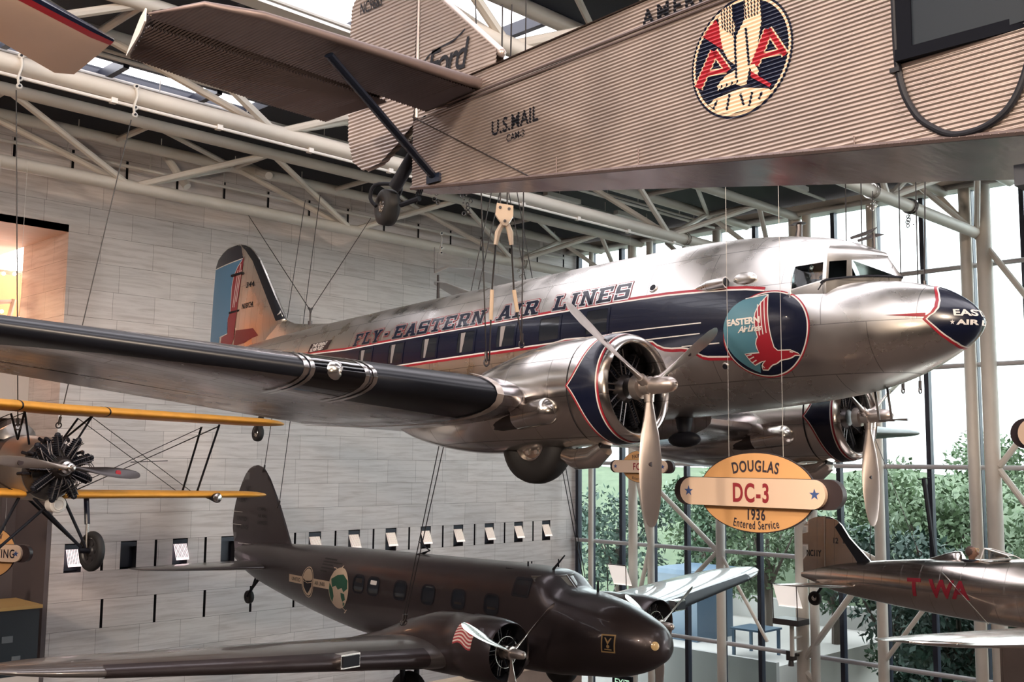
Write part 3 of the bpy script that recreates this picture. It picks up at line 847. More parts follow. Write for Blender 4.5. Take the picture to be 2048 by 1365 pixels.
cap_strip(bm, lambda a: capb(a) + .018, lambda a: capb(a) + .05, .006, 1, 2)
merge(bm, wrap(flat_polys([[(.455, .065), (.47, .005), (.88, .062)]] if 0 else [[[(.455, .07), (.455, .02), (.88, .062)]]]), lambda u, v: side(u, v, .007), .06), 2)
def around(alpha, z, off=.012):
    lo, hi = 0.0, .9
    for _ in range(24):
        m = (lo + hi) / 2
        s, y = .6 - m * math.cos(alpha), m * math.sin(alpha)
        if s < -.05: hi = m; continue
        zt, zb, w, zm, n = sec(s)
        h = (zt - zm) if z > zm else (zm - zb)
        ins = (abs(y) / w) ** n + (abs(z - zm) / h) ** n < 1
        lo, hi = (m, hi) if ins else (lo, m)
    m = lo + off
    return Vector((.6 - m * math.cos(alpha), m * math.sin(alpha), z))
for tx, sz, z, al in (('EASTERN', .115, .03, .68), ('AIR LINES', .085, -.085, .62)):
    t = text_flat(tx, sz, .004, 0, 1.25, 1.05, 'CENTER')
    hw = max(v.co.x for v in t.verts)
    merge(bm, wrap(t, lambda u, v: around(-u / hw * al, z + v), .04), 1)
merge(bm, wrap(flat_polys([[star2((0, 0), .035)]]), lambda u, v: around(.72 - u * 1.6, -.055 + v)), 1)
obj('nose_cap', bm, [M_navy, M_wht, M_red], FUS, 50)

# cockpit canopy: sill, window head and roof lines, glazed side and front panes
SILL = [(.985, 0, .69), (1.43, .60, .66), (1.60, .90, .60), (2.07, 1.01, .50)]
HEAD = [(1.165, 0, .985), (1.43, .57, .925), (1.60, .85, .885), (2.07, .955, .87)]
RIDGE = [(1.24, 0, 1.075), (1.50, 0, 1.215), (1.75, 0, 1.305), (2.07, 0, 1.405)]
can = BM(); gls = []
def roofpt(i, q):
    t, r = Vector(HEAD[i]), Vector(RIDGE[i]); a = q * PI / 2
    return Vector((t.x + (r.x - t.x) * (1 - math.cos(a)), t.y * math.cos(a), t.z + (r.z - t.z) * math.sin(a)))
for sy in (1, -1):
    fl = lambda p: Vector((p[0], p[1] * sy, p[2]))
    Q = 8
    rows = [[can.verts.new(fl(roofpt(i, q / Q))) for i in range(4)] for q in range(Q + 1)]
    for a, b in zip(rows, rows[1:]): ring_faces(can, a, b, False)
    for i in range(3):
        c00, c10, c11, c01 = (Vector(SILL[i]), Vector(SILL[i + 1]), Vector(HEAD[i + 1]), Vector(HEAD[i]))
        def bl(u, v): return (c00 * (1 - u) + c10 * u) * (1 - v) + (c01 * (1 - u) + c11 * u) * v
        m0, m1 = (.10, .94) if i == 0 else ((.12, .90) if i == 1 else (.10, .96))
        n0, n1 = (.06, .90)
        outer = [can.verts.new(fl(bl(u, v))) for u, v in ((0, 0), (1, 0), (1, 1), (0, 1))]
        inner = [can.verts.new(fl(bl(u, v))) for u, v in ((m0, n0), (m1, n0), (m1, n1), (m0, n1))]
        ring_faces(can, outer, inner)
        gls.append([fl(bl(u, v)) for u, v in ((m0, n0), (m1, n0), (m1, n1), (m0, n1))])
    # skirt under the sill
    sk = [can.verts.new(fl((p[0] + (.05 if k == 0 else .02), p[1] * .97, .33 if k else .5))) for k, p in enumerate(SILL)]
    sl = [can.verts.new(fl(p)) for p in SILL]
    ring_faces(can, sl, sk, False)
CAN = obj('cockpit_canopy', can, M_alu, FUS, 30)
M_wshield = glass('windshield_glass', (.60, .72, .74), .14)
for g in gls:
    bm = BM(); f = bm.faces.new([bm.verts.new(p) for p in g]); obj('cockpit_pane', bm, M_wshield, CAN, 0)
bm = BM()
box(bm, (1.45, -.62, .50), (2.05, .62, .53)); prism(bm, [(.9, .45), (.86, .86), (.62, 1.10), (.3, 1.25), (0, 1.28), (-.3, 1.25), (-.62, 1.10), (-.86, .86), (-.9, .45)], lambda a, b: Vector((2.035, a, b)), lambda a, b: Vector((2.05, a, b)))
obj('cockpit_lining', bm, M_dark, FUS, 0)
bm = BM()
tube(bm, spline([SILL[0], (1.2, .31, .69), SILL[1], SILL[2], (1.66, .93, .56)], 4), .016, 6); tube(bm, spline([SILL[0], (1.2, -.31, .69), (1.43, -.6, .66)], 4), .016, 6)
tube(bm, [(1.62, .95, .56), (1.66, 1.0, .46)], .01, 5)
obj('glazing_seal', bm, M_black, CAN)

# small fittings on the fuselage
bm = BM()
tube(bm, [(2.52, 0, 1.48), (2.50, 0, 1.62), (2.50, 0, 1.70)], [.06, .045, .05], 10); lathe(bm, [(0, .055), (.02, .10), (.03, .085)], (2.50, 0, 1.69), (0, 0, 1), 14)
tube(bm, [(2.50, 0, 1.70), (2.66, 0, 1.715)], .012, 6)
obj('aerial_mast', bm, M_dsteel, FUS)
bm = BM()
for dy in (.08, -.12): tube(bm, [(1.66, dy, 1.33), (1.40, dy, 1.36), (1.22, dy + .1, 1.36 + dy * .3)], [.02, .03, .004], 6)
tube(bm, [(1.36, 0, 1.15), (1.36, 0, 1.36)], .02, 6)
obj('aerial', bm, M_dsteel, FUS)
bm = BM()
for s0, s1, z, r in ((3.55, 3.0, .72, .09),):
    p = [side(s0, z, -.03), side((s0 + s1) / 2, z, .03), side(s1, z, .05)]
    tube(bm, p, [.02, .075, .085], 14)
lathe(bm, [(0, .066), (-.012, .058)], side(3.0, .72, .05) + Vector((-.003, 0, 0)), (1, 0, 0), 14, mi=1)
obj('air_scoop', bm, [M_alu, M_black], FUS)
bm = BM()
p = side(2.75, .76, .0); sphere(bm, p, .13, 14, (1.5, .45, .75)); 
obj('blister', bm, M_alu, FUS)
bm = BM()
p = side(4.30, .84, .0); lathe(bm, [(0, .075), (.02, .065)], p, (0, 1, .45), 16); lathe(bm, [(.012, .05), (.024, .05)], p, (0, 1, .45), 16, mi=1)
obj('port_hole', bm, [M_alu, M_black], FUS)
bm = BM()
p = side(3.13, -.42, 0); lathe(bm, [(0, .06), (.02, .05)], p, (0, 1, -.5), 14); lathe(bm, [(.012, .038), (.024, .038)], p, (0, 1, -.5), 14, mi=1)
obj('port_hole', bm, [M_alu, M_black], FUS)
bm = BM(); tube(bm, [(4.6, 0, -1.0), (4.6, 0, -1.22)], [.14, .10], 12); sphere(bm, (4.6, 0, -1.33), .3, 16, (1.0, .45, .42))
obj('loop_aerial_housing', bm, M_black, FUS)
bm = BM()
for s in (1.32, 1.50):
    tube(bm, [(s + .05, -.2, -.70), (s, -.2, -1.18), (s - .22, -.2, -1.19)], .018, 7)
obj('pitot_mast', bm, M_dsteel, FUS)

# ---------------------------------------------------------------- wings
def dc_station(y):
    if y <= 3.95: return (y, 4.51, 4.53, -.97)
    le = 4.51 + .277 * (y - 3.95)
    te = 9.04 - .033 * (y - 3.95)
    if y > 13.2:
        q = (y - 13.2) / 1.25
        k = math.sqrt(max(0, 1 - q * q))
        mid = le + (te - le) * .45
        le, te = mid - (mid - le) * max(k, .08), mid + (te - mid) * max(k, .08)
    return (y, le, te - le, -.97 + .065 * (y - 3.95))
YS = [0.6, 1.5, 2.8, 3.95, 5, 5.68, 6.42, 7.5, 9, 10.5, 12, 13.2, 13.7, 14.05, 14.3, 14.43]
WINGS = []
for sy, nm in ((1, 'wing'), (-1, 'wing')):
    bm = BM(); loft(bm, wing_rings([dc_station(y) for y in YS], .155, .11, sy))
    w = obj(nm, bm, M_alu_wing, AIR, 40); WINGS.append(w)
    n = 18
    def bootpatch(ya, yb, i0, i1, g, name, m, N=8):
        st = [dc_station(ya + (yb - ya) * k / N) for k in range(N + 1)]
        rg = wing_rings(st, .155 - .045 * ya / 14.43, .155 - .045 * yb / 14.43, sy, grow_=g)
        b = BM(); patch_rings(b, rg, i0, i1); return obj(name, b, m, w, 60)
    # leading edge de-icing boots, interrupted by the landing light
    bootpatch(4.02, 5.62, 13, 23, .008, 'de_icing_boot', M_boot); bootpatch(6.48, 13.6, 13, 23, .008, 'de_icing_boot', M_boot, 14)
    for ya in (5.62, 5.72, 6.38, 6.46):
        b = BM()
        st = [dc_station(ya), dc_station(ya + .05)]
        patch_rings(b, wing_rings(st, .137, .137, sy, grow_=.014), 12, 24); obj('light_band', b, M_steel, w)
    lb = bootpatch(5.74, 6.40, 13, 23, .012, 'landing_light_cover', glass('lamp_cover_glass', (.5, .5, .55), .3), 6)
    bootpatch(5.70, 6.44, 13, 23, .002, 'light_recess', M_boot, 4)
    s_ = dc_station(6.12)
    b = BM(); lathe(b, [(.06, .02), (.03, .09), (-.01, .12)], (s_[1] + .02, sy * 6.12, s_[3] + .02), (-1, 0, 0), 16); obj('landing_lamp', b, M_steel, lb)
    # cover strip where the outer panel is bolted on
    b = BM()
    rg = wing_rings([dc_station(3.955), dc_station(4.05)], .143, .143, sy, grow_=.025)
    patch_rings(b, rg, 0, 35); 
    obj('joint_strip', b, M_satin, w)
    # aileron and flap lines: shallow trailing-edge panels under the wing
    b = BM()
    rg = wing_rings([dc_station(4.5 + k * .85) for k in range(11)], .145, .118, sy, grow_=.006)
    patch_rings(b, rg, 28, 35); obj('flap', b, M_alu_wing, w)

# ---------------------------------------------------------------- engines
NAC = [(3.80, -.87, .715, .715, .715), (4.3, -.87, .725, .72, .73), (4.8, -.88, .77, .68, .74), (5.4, -.90, .80, .54, .74), (6.1, -.95, .72, .36, .68), (6.9, -1.02, .52, .18, .50), (7.6, -1.08, .26, .06, .28), (8.1, -1.1, .08, .01, .08)]
def eng_ring(s, zc, ry, rt, rb, y0, k=40):
    return [Vector((s, y0 + ry * math.cos(2 * PI * i / k), zc + (rt if math.sin(2 * PI * i / k) > 0 else rb) * math.sin(2 * PI * i / k))) for i in range(k)]
CHORDS = [(.10, .09, .085), (.2, .10, .085), (.38, .15, .06), (.62, .23, .042), (.9, .285, .03), (1.2, .29, .021), (1.48, .25, .015), (1.66, .18, .011), (1.735, .11, .008), (1.757, .04, .006)]
for sy in (1, -1):
    y0 = 2.82 * sy
    bm = BM(); loft(bm, [eng_ring(*r, y0) for r in smooth_tab(NAC, 4)])
    nac = obj('nacelle', bm, M_alu_nac, AIR, 50)
    bm = BM()     # dark exhaust trough and rounded fairing on the outer side
    tube(bm, spline([(4.02, y0 + .62, -1.14), (4.08, y0 + .63, -1.15), (4.2, y0 + .64, -1.16), (4.45, y0 + .62, -1.18), (4.75, y0 + .58, -1.20)], 4), [.03] + [.03 + .15 * min(1, (k / 7) ** .6) for k in range(1, 17)], 18, caps=False); obj('exhaust_fairing', bm, M_alu_nac, nac, 60)
    bm = BM(); tube(bm, [(4.6, y0 + .56, -1.19), (5.1, y0 + .52, -1.22), (5.7, y0 + .42, -1.30), (6.3, y0 + .34, -1.36)], [.165, .175, .16, .10], 16); obj('exhaust_pipe', bm, M_dsteel, nac)
    bm = BM()     # oil cooler below
    tube(bm, [(3.72, y0 + .05, -1.62), (3.9, y0 + .05, -1.74), (4.2, y0 + .05, -1.76), (4.42, y0 + .05, -1.70)], [.12, .15, .14, .10], 14)
    lathe(bm, [(0, .118), (-.01, .11)], (3.73, y0 + .05, -1.64), (1, 0, .5), 14, mi=1)
    obj('oil_cooler', bm, [M_alu_nac, M_black], nac)
    # cowling ring with rolled lip
    bm = BM()
    lathe(bm, [(3.62, .56), (3.40, .56), (3.26, .565), (3.20, .585), (3.18, .615), (3.20, .65), (3.27, .69), (3.38, .715), (3.55, .728), (3.76, .73), (3.765, .70)], (0, y0, -.87), (1, 0, 0), 64, c0=False, c1=False)
    cow = obj('cowling', bm, M_alu_nac, AIR, 50)
    def cowpt(s, a, off):
        r = interp([(3.18, .615), (3.20, .65), (3.27, .69), (3.38, .715), (3.55, .728), (3.76, .73)], s)[0] + off
        return Vector((s, y0 + r * math.cos(a), -.87 + r * math.sin(a)))
    bm = BM()
    L = 96
    def edge(a):
        d = min(abs(math.atan2(math.sin(a), math.cos(a))), abs(math.atan2(math.sin(a - PI), math.cos(a - PI))))
        return 3.50 + .225 * math.exp(-d / .30) + .03 * math.cos(2 * a)
    for f0, f1, off, mi in ((lambda a: 3.30, edge, .003, 0), (lambda a: 3.30, lambda a: 3.318, .004, 1), (lambda a: 3.272, lambda a: 3.30, .004, 2), (edge, lambda a: edge(a) + .016, .004, 1), (lambda a: edge(a) + .016, lambda a: edge(a) + .042, .004, 2)):
        rs = [[bm.verts.new(cowpt(f0(2 * PI * k / L) + (f1(2 * PI * k / L) - f0(2 * PI * k / L)) * j / 5, 2 * PI * k / L, off)) for k in range(L)] for j in range(6)]
        for a, b in zip(rs, rs[1:]): ring_faces(bm, a, b, True, mi)
    obj('cowl_band', bm, [M_navy, M_wht, M_red], cow, 50)
    bm = BM(); lathe(bm, [(3.60, .57), (3.61, .01)], (0, y0, -.87), (1, 0, 0), 32, c0=False); lathe(bm, [(3.772, .70), (3.80, .70)], (0, y0, -.87), (1, 0, 0), 48)
    obj('firewall', bm, M_dark, cow)
    radial_engine(cow, (3.50, y0, -.87), (1, 0, 0), .55, 9, mats=[M_black, M_dsteel], depth=.22)
    # propeller
    bm = BM()
    lathe(bm, [(3.24, .16), (3.14, .15), (3.12, .10), (3.08, .10), (3.07, .125), (2.99, .125), (2.98, .10)], (0, y0, -.87), (1, 0, 0), 28)
    lathe(bm, [(2.985, .10), (2.96, .105), (2.76, .105), (2.68, .095), (2.63, .07), (2.61, .045), (2.60, .028), (2.62, .02)], (0, y0, -.87), (1, 0, 0), 28, mi=0)
    tho = .507
    for k in range(3):
        a = tho + 2 * PI * k / 3
        rd = Vector((0, math.cos(a), math.sin(a)))
        tube(bm, [Vector((3.03, y0, -.87)) + rd * .05, Vector((3.03, y0, -.87)) + rd * .2], [.075, .062], 14)
    pr = obj('propeller', bm, M_prop, AIR)
    for k in range(3):
        a = tho + 2 * PI * k / 3
        rd = Vector((0, math.cos(a), math.sin(a)))
        bm = BM(); blade(bm, (3.03, y0, -.87), (1, 0, 0), rd, 1.757, CHORDS, hand=1)
        c = Vector((3.03, y0, -.87)) + rd * .98
        lathe(bm, [(-.022, .03), (.022, .03)], c, (1, 0, 0), 12, mi=1)
        obj('blade', bm, [M_prop, M_brown], pr, 50)
    # half retracted wheel
    gear = BM()
    tube(gear, [(5.0, y0 + .30, -1.5), (5.65, y0 + .30, -1.25)], .05, 10); tube(gear, [(5.0, y0 - .30, -1.5), (5.65, y0 - .30, -1.25)], .05, 10)
    tube(gear, [(5.0, y0 - .32, -1.5), (5.0, y0 + .32, -1.5)], .06, 10); tube(gear, [(5.25, y0 + .3, -1.42), (6.2, y0 + .2, -1.42)], .03, 8)
    g = obj('landing_gear', gear, M_steel, AIR)
    wheel_parts(g, (5.0, y0, -1.5), (0, 1, 0), .575, .40, .27, M_tyre, M_steel)
# tail wheel
bm = BM(); tube(bm, [(16.7, 0, .45), (17.0, 0, -.1), (17.2, .09, -.7)], .045, 8); tube(bm, [(17.0, 0, -.1), (17.2, -.09, -.7)], .035, 8)
g = obj('tail_gear', bm, M_dsteel, AIR); wheel_parts(g, (17.2, 0, -.7), (0, 1, 0), .2, .15, .09, M_tyre, M_steel)

# ---------------------------------------------------------------- tail
FLE = [(1.3, 16.9), (1.6, 16.6), (1.93, 16.13), (2.6, 16.65), (3.2, 17.12), (3.6, 17.45), (3.85, 17.72), (4.0, 17.95), (4.1, 18.2), (4.17, 18.5)]
RTE = [(1.3, 19.6), (1.5, 19.72), (1.82, 19.79), (3.0, 19.76), (3.75, 19.70), (3.95, 19.60), (4.08, 19.38), (4.17, 19.1)]
def fin_half(s, z):
    le = interp(FLE, z)[0]; te = interp(RTE, z)[0]
    x = min(max((s - le) / (te - le), 0), 1)
    th = (te - le) * .055 * (1 - .3 * (z - 1.5) / 2.7)
    return th * max(.0, (2.4 * math.sqrt(x) * (1 - x) ** .85)) + .004
bm = BM()
rings = []
for z in [1.3, 1.6, 1.93, 2.2, 2.6, 3.0, 3.2, 3.4, 3.6, 3.75, 3.85, 3.95, 4.02, 4.08, 4.12, 4.15, 4.17]:
    le, te = interp(FLE, z)[0], interp(RTE, z)[0]
    xs = [(1 - math.cos(PI * i / 14)) / 2 for i in range(15)]
    up = [Vector((le + x * (te - le), fin_half(le + x * (te - le), z), z)) for x in xs]
    rings.append(up + [Vector((p.x, -p.y, p.z)) for p in up[-2:0:-1]])
rs = loft(bm, rings)
M_fin = alu('fin_skin', (.78, .75, .70), .3, (.28, 3), .7, .3)
FIN = obj('tail_fin', bm, M_fin, AIR, 50)
def finw(off): return lambda u, v: Vector((u, fin_half(u, v) + off, v))
def finpaint(bm, polys, off, mi): merge(bm, wrap(flat_polys(polys), finw(off), .12, .12), mi)
bm = BM()
NT = [(19.70, 3.70), (18.17, 3.74), (18.36, 4.06), (18.5, 4.165), (18.8, 4.16), (19.1, 4.14), (19.36, 4.06), (19.57, 3.93), (19.68, 3.78)]
BL = [(19.70, 3.69), (18.17, 3.73), (18.365, 3.583), (18.538, 3.36), (18.616, 3.052), (18.585, 2.412), (18.708, 2.247), (18.666, 1.847), (19.13, 1.83), (19.2, 1.5), (19.7, 1.55), (19.76, 1.82), (19.73, 3.0)]
RR = [(18.125, 3.772), (18.203, 3.694), (18.383, 3.552), (18.549, 3.338), (18.607, 3.051), (18.576, 2.411), (18.699, 2.246), (18.645, 1.856), (19.0, 1.8), (19.1, 1.5), (18.45, 1.5), (18.28, 1.70), (18.22, 2.384)]
finpaint(bm, [[NT]], .004, 0); finpaint(bm, [[BL]], .004, 1); finpaint(bm, [[RR]], .006, 2)
finpaint(bm, ribbon([(19.70, 3.69), (18.17, 3.735)], .025) + ribbon([(18.203, 3.694), (18.383, 3.552), (18.549, 3.338), (18.607, 3.051), (18.576, 2.411)], .02) + ribbon([(18.645, 1.856), (19.13, 1.815)], .02), .008, 3)
for a, b in (((18.238, 3.60), (18.385, 2.5)), ((18.355, 3.46), (18.464, 2.51)), ((18.19, 3.437), (18.289, 2.622))): finpaint(bm, ribbon([a, b], .028), .008, 3)
finpaint(bm, [[[(18.20, 1.885), (17.35, 1.845), (17.25, 1.75), (17.14, 1.645), (17.4, 1.61), (17.8, 1.52), (18.3, 1.5)]]], .004, 4)
finpaint(bm, [[[(18.47, 4.165), (18.2, 4.09), (17.96, 3.99), (17.74, 3.84), (17.48, 3.6), (17.15, 3.2), (16.68, 2.6), (16.16, 1.96), (16.42, 1.92), (17.407, 3.20), (17.72, 3.60), (18.10, 3.93)]]], .005, 5)
obj('tail_livery', bm, [M_navy, M_ltblue, mat('dark_red_paint', (.26, .022, .035), .35), M_wht, mat('maroon_paint', (.20, .03, .035), .4), M_boot], FIN, 50)
bm = BM(); merge(bm, wrap(text_flat('344.', .19, .004, 0, -1.1, 1.2, at=(17.87, 2.93)), finw(.008))); obj('registration', bm, M_black, FIN, 0)
bm = BM(); merge(bm, wrap(text_flat('N18124.', .19, .004, 0, -.82, 1.0, at=(17.98, 2.40)), finw(.008)))
obj('registration', bm, M_black, FIN, 0)
bm = BM(); 
for z in (3.32, 2.36): box(bm, (18.1, .03, z), (18.62, .16, z + .05))
obj('rudder_hinge', bm, M_black, FIN, 0)
# fillet in front of the fin and the stabilizers
bm = BM()
rings = []
for s, zt, w in ((13.6, 1.55, .05), (14.4, 1.64, .16), (15.2, 1.72, .22), (15.8, 1.80, .22), (16.2, 1.95, .17), (16.5, 2.1, .12), (17.0, 1.9, .12)):
    rings.append([Vector((s, w * math.cos(PI * i / 10) * (1 if i not in (0, 10) else 1.4), 1.1 + (zt - 1.1) * math.sin(PI * i / 10))) for i in range(11)])
loft(bm, rings); obj('dorsal_fillet', bm, M_alu, FUS, 60)
for sy in (1, -1):
    bm = BM(); loft(bm, wing_rings([(.1, 16.9, 2.1, 1.18), (2, 17.2, 1.75, 1.18), (3.5, 17.45, 1.35, 1.18), (3.9, 17.65, .95, 1.18), (4.06, 17.95, .35, 1.18)], .1, .08, sy, 0, .0001)); obj('stabilizer', bm, M_alu_wing, AIR)

# the pilot in the right-hand seat
PIL = thing('person', 'pilot figure in dark uniform and cap behind the airliner side window', 'person', AIR.matrix_world @ Matrix.Translation((1.93, .60, .50)))
M_skin = mat('tanned_skin', (.50, .24, .15), .55)
bm = BM()
rings = []
for z, rx, ry in ((-.02, .12, .22), (.04, .125, .235), (.10, .115, .225), (.15, .09, .17), (.18, .065, .085), (.20, .058, .06), (.235, .056, .056), (.26, .07, .062), (.30, .095, .073), (.345, .102, .078), (.39, .104, .08), (.43, .096, .076), (.47, .06, .05), (.485, .01, .01)):
    ox = -.025 if z > .25 else 0
    rings.append([Vector((ox + rx * math.cos(2 * PI * k / 20) * (1.08 if math.cos(2 * PI * k / 20) < 0 and .27 < z < .4 else 1), ry * math.sin(2 * PI * k / 20), z)) for k in range(20)])
loft(bm, rings)
tube(bm, [(-.125, 0, .375), (-.155, 0, .345), (-.125, 0, .325)], [.012, .018, .012], 8)
sphere(bm, (-.02, .08, .345), .028, 8, (1, .4, 1.2)); sphere(bm, (-.02, -.08, .345), .028, 8, (1, .4, 1.2))
tube(bm, [(-.128, -.025, .295), (-.134, 0, .297), (-.128, .025, .295)], .008, 6)
for q in (-1, 1): sphere(bm, (-.118, q * .032, .375), .013, 8)
obj('body', bm, M_skin, PIL, 60)
bm = BM()
loft(bm, [[Vector((rx * math.cos(2 * PI * k / 20), ry * math.sin(2 * PI * k / 20), z)) for k in range(20)] for z, rx, ry in ((-.02, .13, .235), (.04, .136, .245), (.10, .126, .235), (.155, .1, .18), (.19, .072, .09))])
for q in (-1, 1): tube(bm, [(-.0, q * .2, .10), (-.04, q * .24, -.05), (-.22, q * .2, -.08)], [.06, .05, .04], 10)
obj('jacket', bm, mat('dark_uniform', (.02, .02, .035), .8), PIL, 60)
bm = BM()
lathe(bm, [(.405, .106), (.44, .108), (.455, .135), (.475, .14), (.50, .10), (.505, .01)], (-.02, 0, 0), (0, 0, 1), 20)
tube(bm, [(-.10, -.07, .415), (-.17, 0, .40), (-.10, .07, .415)], [.02, .03, .02], 8, flat=.4)
obj('cap', bm, mat('cap_cloth', (.03, .03, .04), .6), PIL, 60)
bm = BM(); torus(bm, (-.02, 0, .36), (1, 0, 0), .115, .008, 24, 6); 
for q in (-1, 1): lathe(bm, [(0, .03), (.03, .03)], (-.02, q * .085, .345), (0, q, 0), 12)
obj('headset', bm, M_steel, PIL)
# ================================================================ the corrugated airplane overhead
XC = 7.3
TRI = thing('corrugated_airplane', 'corrugated metal airplane with eagle roundel hanging overhead, tail to the left', 'airplane', Matrix(((0, -1, 0, XC), (1, 0, 0, 0), (0, 0, 1, H), (0, 0, 0, 1))))
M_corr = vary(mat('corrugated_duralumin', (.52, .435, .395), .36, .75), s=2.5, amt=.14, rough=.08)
M_corr_dk = vary(mat('dark_corrugated_duralumin', (.17, .132, .128), .45, .5), s=2.5, amt=.15)  # darker duralumin: shade under the stabilizer put into the colour
M_belly = vary(mat('smooth_belly_sheet', (.44, .39, .39), .22, .9), (1, .4, 1), 2.0, .12, rough=.07, bump=.25)
PIT, AMP = .032, .0058
def thw(x): return .65 - (x - 2.3) * .083
def tbot(x): return 1.99 + .1368 * (x - 2.2)
def tside(x, z, off=0.0): return Vector((x, thw(x) + AMP * math.cos(2 * PI * z / PIT) + off, z))
XA, XB = 1.2, 8.62
def corr_sheet(bm, xs, z0, z1, fn, mi=0, per=6):
    n = int((z1 - z0) / PIT * per)
    cols = [[bm.verts.new(fn(x, z0 + (z1 - z0) * k / n)) for k in range(n + 1)] for x in xs]
    for a, b in zip(cols, cols[1:]): ring_faces(bm, a, b, False, mi)
bm = BM()
corr_sheet(bm, [XA, 2.5, 4, 5.5, 7, 8.1, XB], 1.7, 3.62, lambda x, z: tside(x, z))
bmesh.ops.bisect_plane(bm, geom=bm.verts[:] + bm.edges[:] + bm.faces[:], plane_co=(2.2, 0, tbot(2.2)), plane_no=(.1368, 0, -1), clear_outer=True)
b2 = BM(); corr_sheet(b2, [XA, 2.5, 4, 5.5, 7, 8.0], 3.62, 3.885, lambda x, z: tside(x, z, -.03)); merge(bm, b2)
obj('fuselage_side', bm, M_corr, TRI, 80)
bm = BM()
corr_sheet(bm, [XA, 4, 7, XB], 1.7, 3.885, lambda x, z: Vector((x, -thw(x) - AMP * math.cos(2 * PI * z / PIT), z)), per=3)
bmesh.ops.bisect_plane(bm, geom=bm.verts[:] + bm.edges[:] + bm.faces[:], plane_co=(2.2, 0, tbot(2.2)), plane_no=(.1368, 0, -1), clear_outer=True)
obj('fuselage_side', bm, M_corr, TRI, 80)
bm = BM()
for xa, xb in ((XA, 3.3), (3.3, 5.4), (5.4, XB)):
    v = [bm.verts.new(p) for p in ((xa, thw(xa) + .02, tbot(xa)), (xb, thw(xb) + .02, tbot(xb)), (xb, -thw(xb) - .02, tbot(xb)), (xa, -thw(xa) - .02, tbot(xa)))]
    bm.faces.new(v)
obj('belly', bm, M_belly, TRI, 0)
bm = BM()
v = [bm.verts.new(p) for p in ((XA, thw(XA), 3.885), (8.0, thw(8.0), 3.885), (8.0, -thw(8.0), 3.885), (XA, -thw(XA), 3.885))]; bm.faces.new(v)
v = [bm.verts.new(p) for p in ((XB, thw(XB), tbot(XB)), (XB, -thw(XB), tbot(XB)), (XB, -thw(XB), 3.68), (XB, thw(XB), 3.68))]; bm.faces.new(v)
v = [bm.verts.new(p) for p in ((XA, thw(XA), tbot(XA)), (XA, -thw(XA), tbot(XA)), (XA, -thw(XA), 3.885), (XA, thw(XA), 3.885))]; bm.faces.new(v)
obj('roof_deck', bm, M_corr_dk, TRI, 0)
bm = BM()   # longeron and edge angles
tube(bm, [(XA, thw(XA) + .012, 3.60), (8.0, thw(8.0) + .012, 3.66)], .014, 6); tube(bm, [(XA, thw(XA) + .012, 3.555), (8.0, thw(8.0) + .012, 3.62)], .010, 6)
tube(bm, [(XA, thw(XA) + .01, tbot(XA) + .015), (XB, thw(XB) + .01, tbot(XB) + .015)], .022, 6)
for x in (3.35, 5.35, 6.35): tube(bm, [(x, thw(x) + .008, tbot(x)), (x, thw(x) + .008, tbot(x) + (.18 if x > 3.5 else .1))], .005, 5)
x = 1.4
while x < 8.5:
    lathe(bm, [(0, .008), (.006, .004)], (x, thw(x) + .03, tbot(x) + .015), (0, 1, 0), 6); x += .05
obj('edge_strip', bm, M_corr_dk, TRI)

def onside(bm, polys, off, mi, du=.3): merge(bm, wrap(flat_polys(polys), lambda u, v: tside(u, v, off), du, PIT / 6), mi)
def onside_t(bm, t, off, mi): merge(bm, wrap(t, lambda u, v: tside(u, v, off), .3, PIT / 6), mi)
bm = BM()
onside_t(bm, text_flat('U.S.MAIL', .20, .004, 0, -.86, 1.05, at=(7.29, 3.155)), .004, 0)
obj('lettering', bm, M_black, TRI, 0); bm = BM()
onside_t(bm, text_flat('CAM-3', .105, .001, 0, -.85, 1.0, at=(7.06, 3.04)), .004, 0)
obj('lettering', bm, M_black, TRI, 0); bm = BM()
onside_t(bm, text_flat('AMERICAN AIRWAYS', .20, .006, 0, -.92, 1.35, at=(5.30, 3.64)), .036 if 0 else .006, 0)
obj('lettering', bm, M_black, TRI, 0)
# eagle roundel
C0 = (4.30, 3.09)
bm = BM()
onside(bm, [[circle2(C0, .475)]], .003, 0); onside(bm, [[circle2(C0, .457), circle2(C0, .438)]], .005, 1)
RT = [(4.661, 3.361), (4.60, 3.42), (4.528, 3.457), (4.469, 3.346), (4.455, 3.185)]
onside(bm, [[RT]], .005, 2)
def st(a, b, w): return ribbon([a, b], w)[0]
for A in (((4.71, 2.95), (4.545, 3.205), (4.412, 3.01), (4.625, 3.045), (4.43, 3.02)), ((4.168, 2.985), (4.035, 3.225), (3.894, 2.99), (4.10, 3.04), (3.90, 3.02))):
    for w_, off, mi in ((1, .006, 1), (0, .008, 2)):
        e = .022 * w_
        onside(bm, [st(A[0], A[1], .075 + e)], off, mi); onside(bm, [st(A[1], A[2], .042 + e)], off, mi); onside(bm, [st(A[3], A[4], .032 + e)], off, mi)
LW = [(4.502, 3.471), (4.467, 3.517), (4.373, 3.53), (4.366, 3.427), (4.343, 3.349), (4.353, 3.211), (4.339, 3.094), (4.348, 3.04), (4.414, 3.102), (4.463, 3.201), (4.487, 3.323)]
RW = [(4.256, 3.525), (4.191, 3.525), (4.111, 3.484), (4.098, 3.313), (4.133, 3.145), (4.184, 3.035), (4.218, 2.962), (4.244, 2.858), (4.301, 2.86), (4.35, 2.887), (4.511, 2.875), (4.519, 2.918), (4.45, 2.97), (4.348, 2.999), (4.338, 3.136), (4.327, 3.273), (4.251, 3.376)]
HD = [(4.217, 3.003), (4.168, 2.996), (4.13, 2.937), (4.139, 2.885), (4.17, 2.907), (4.201, 2.957)]
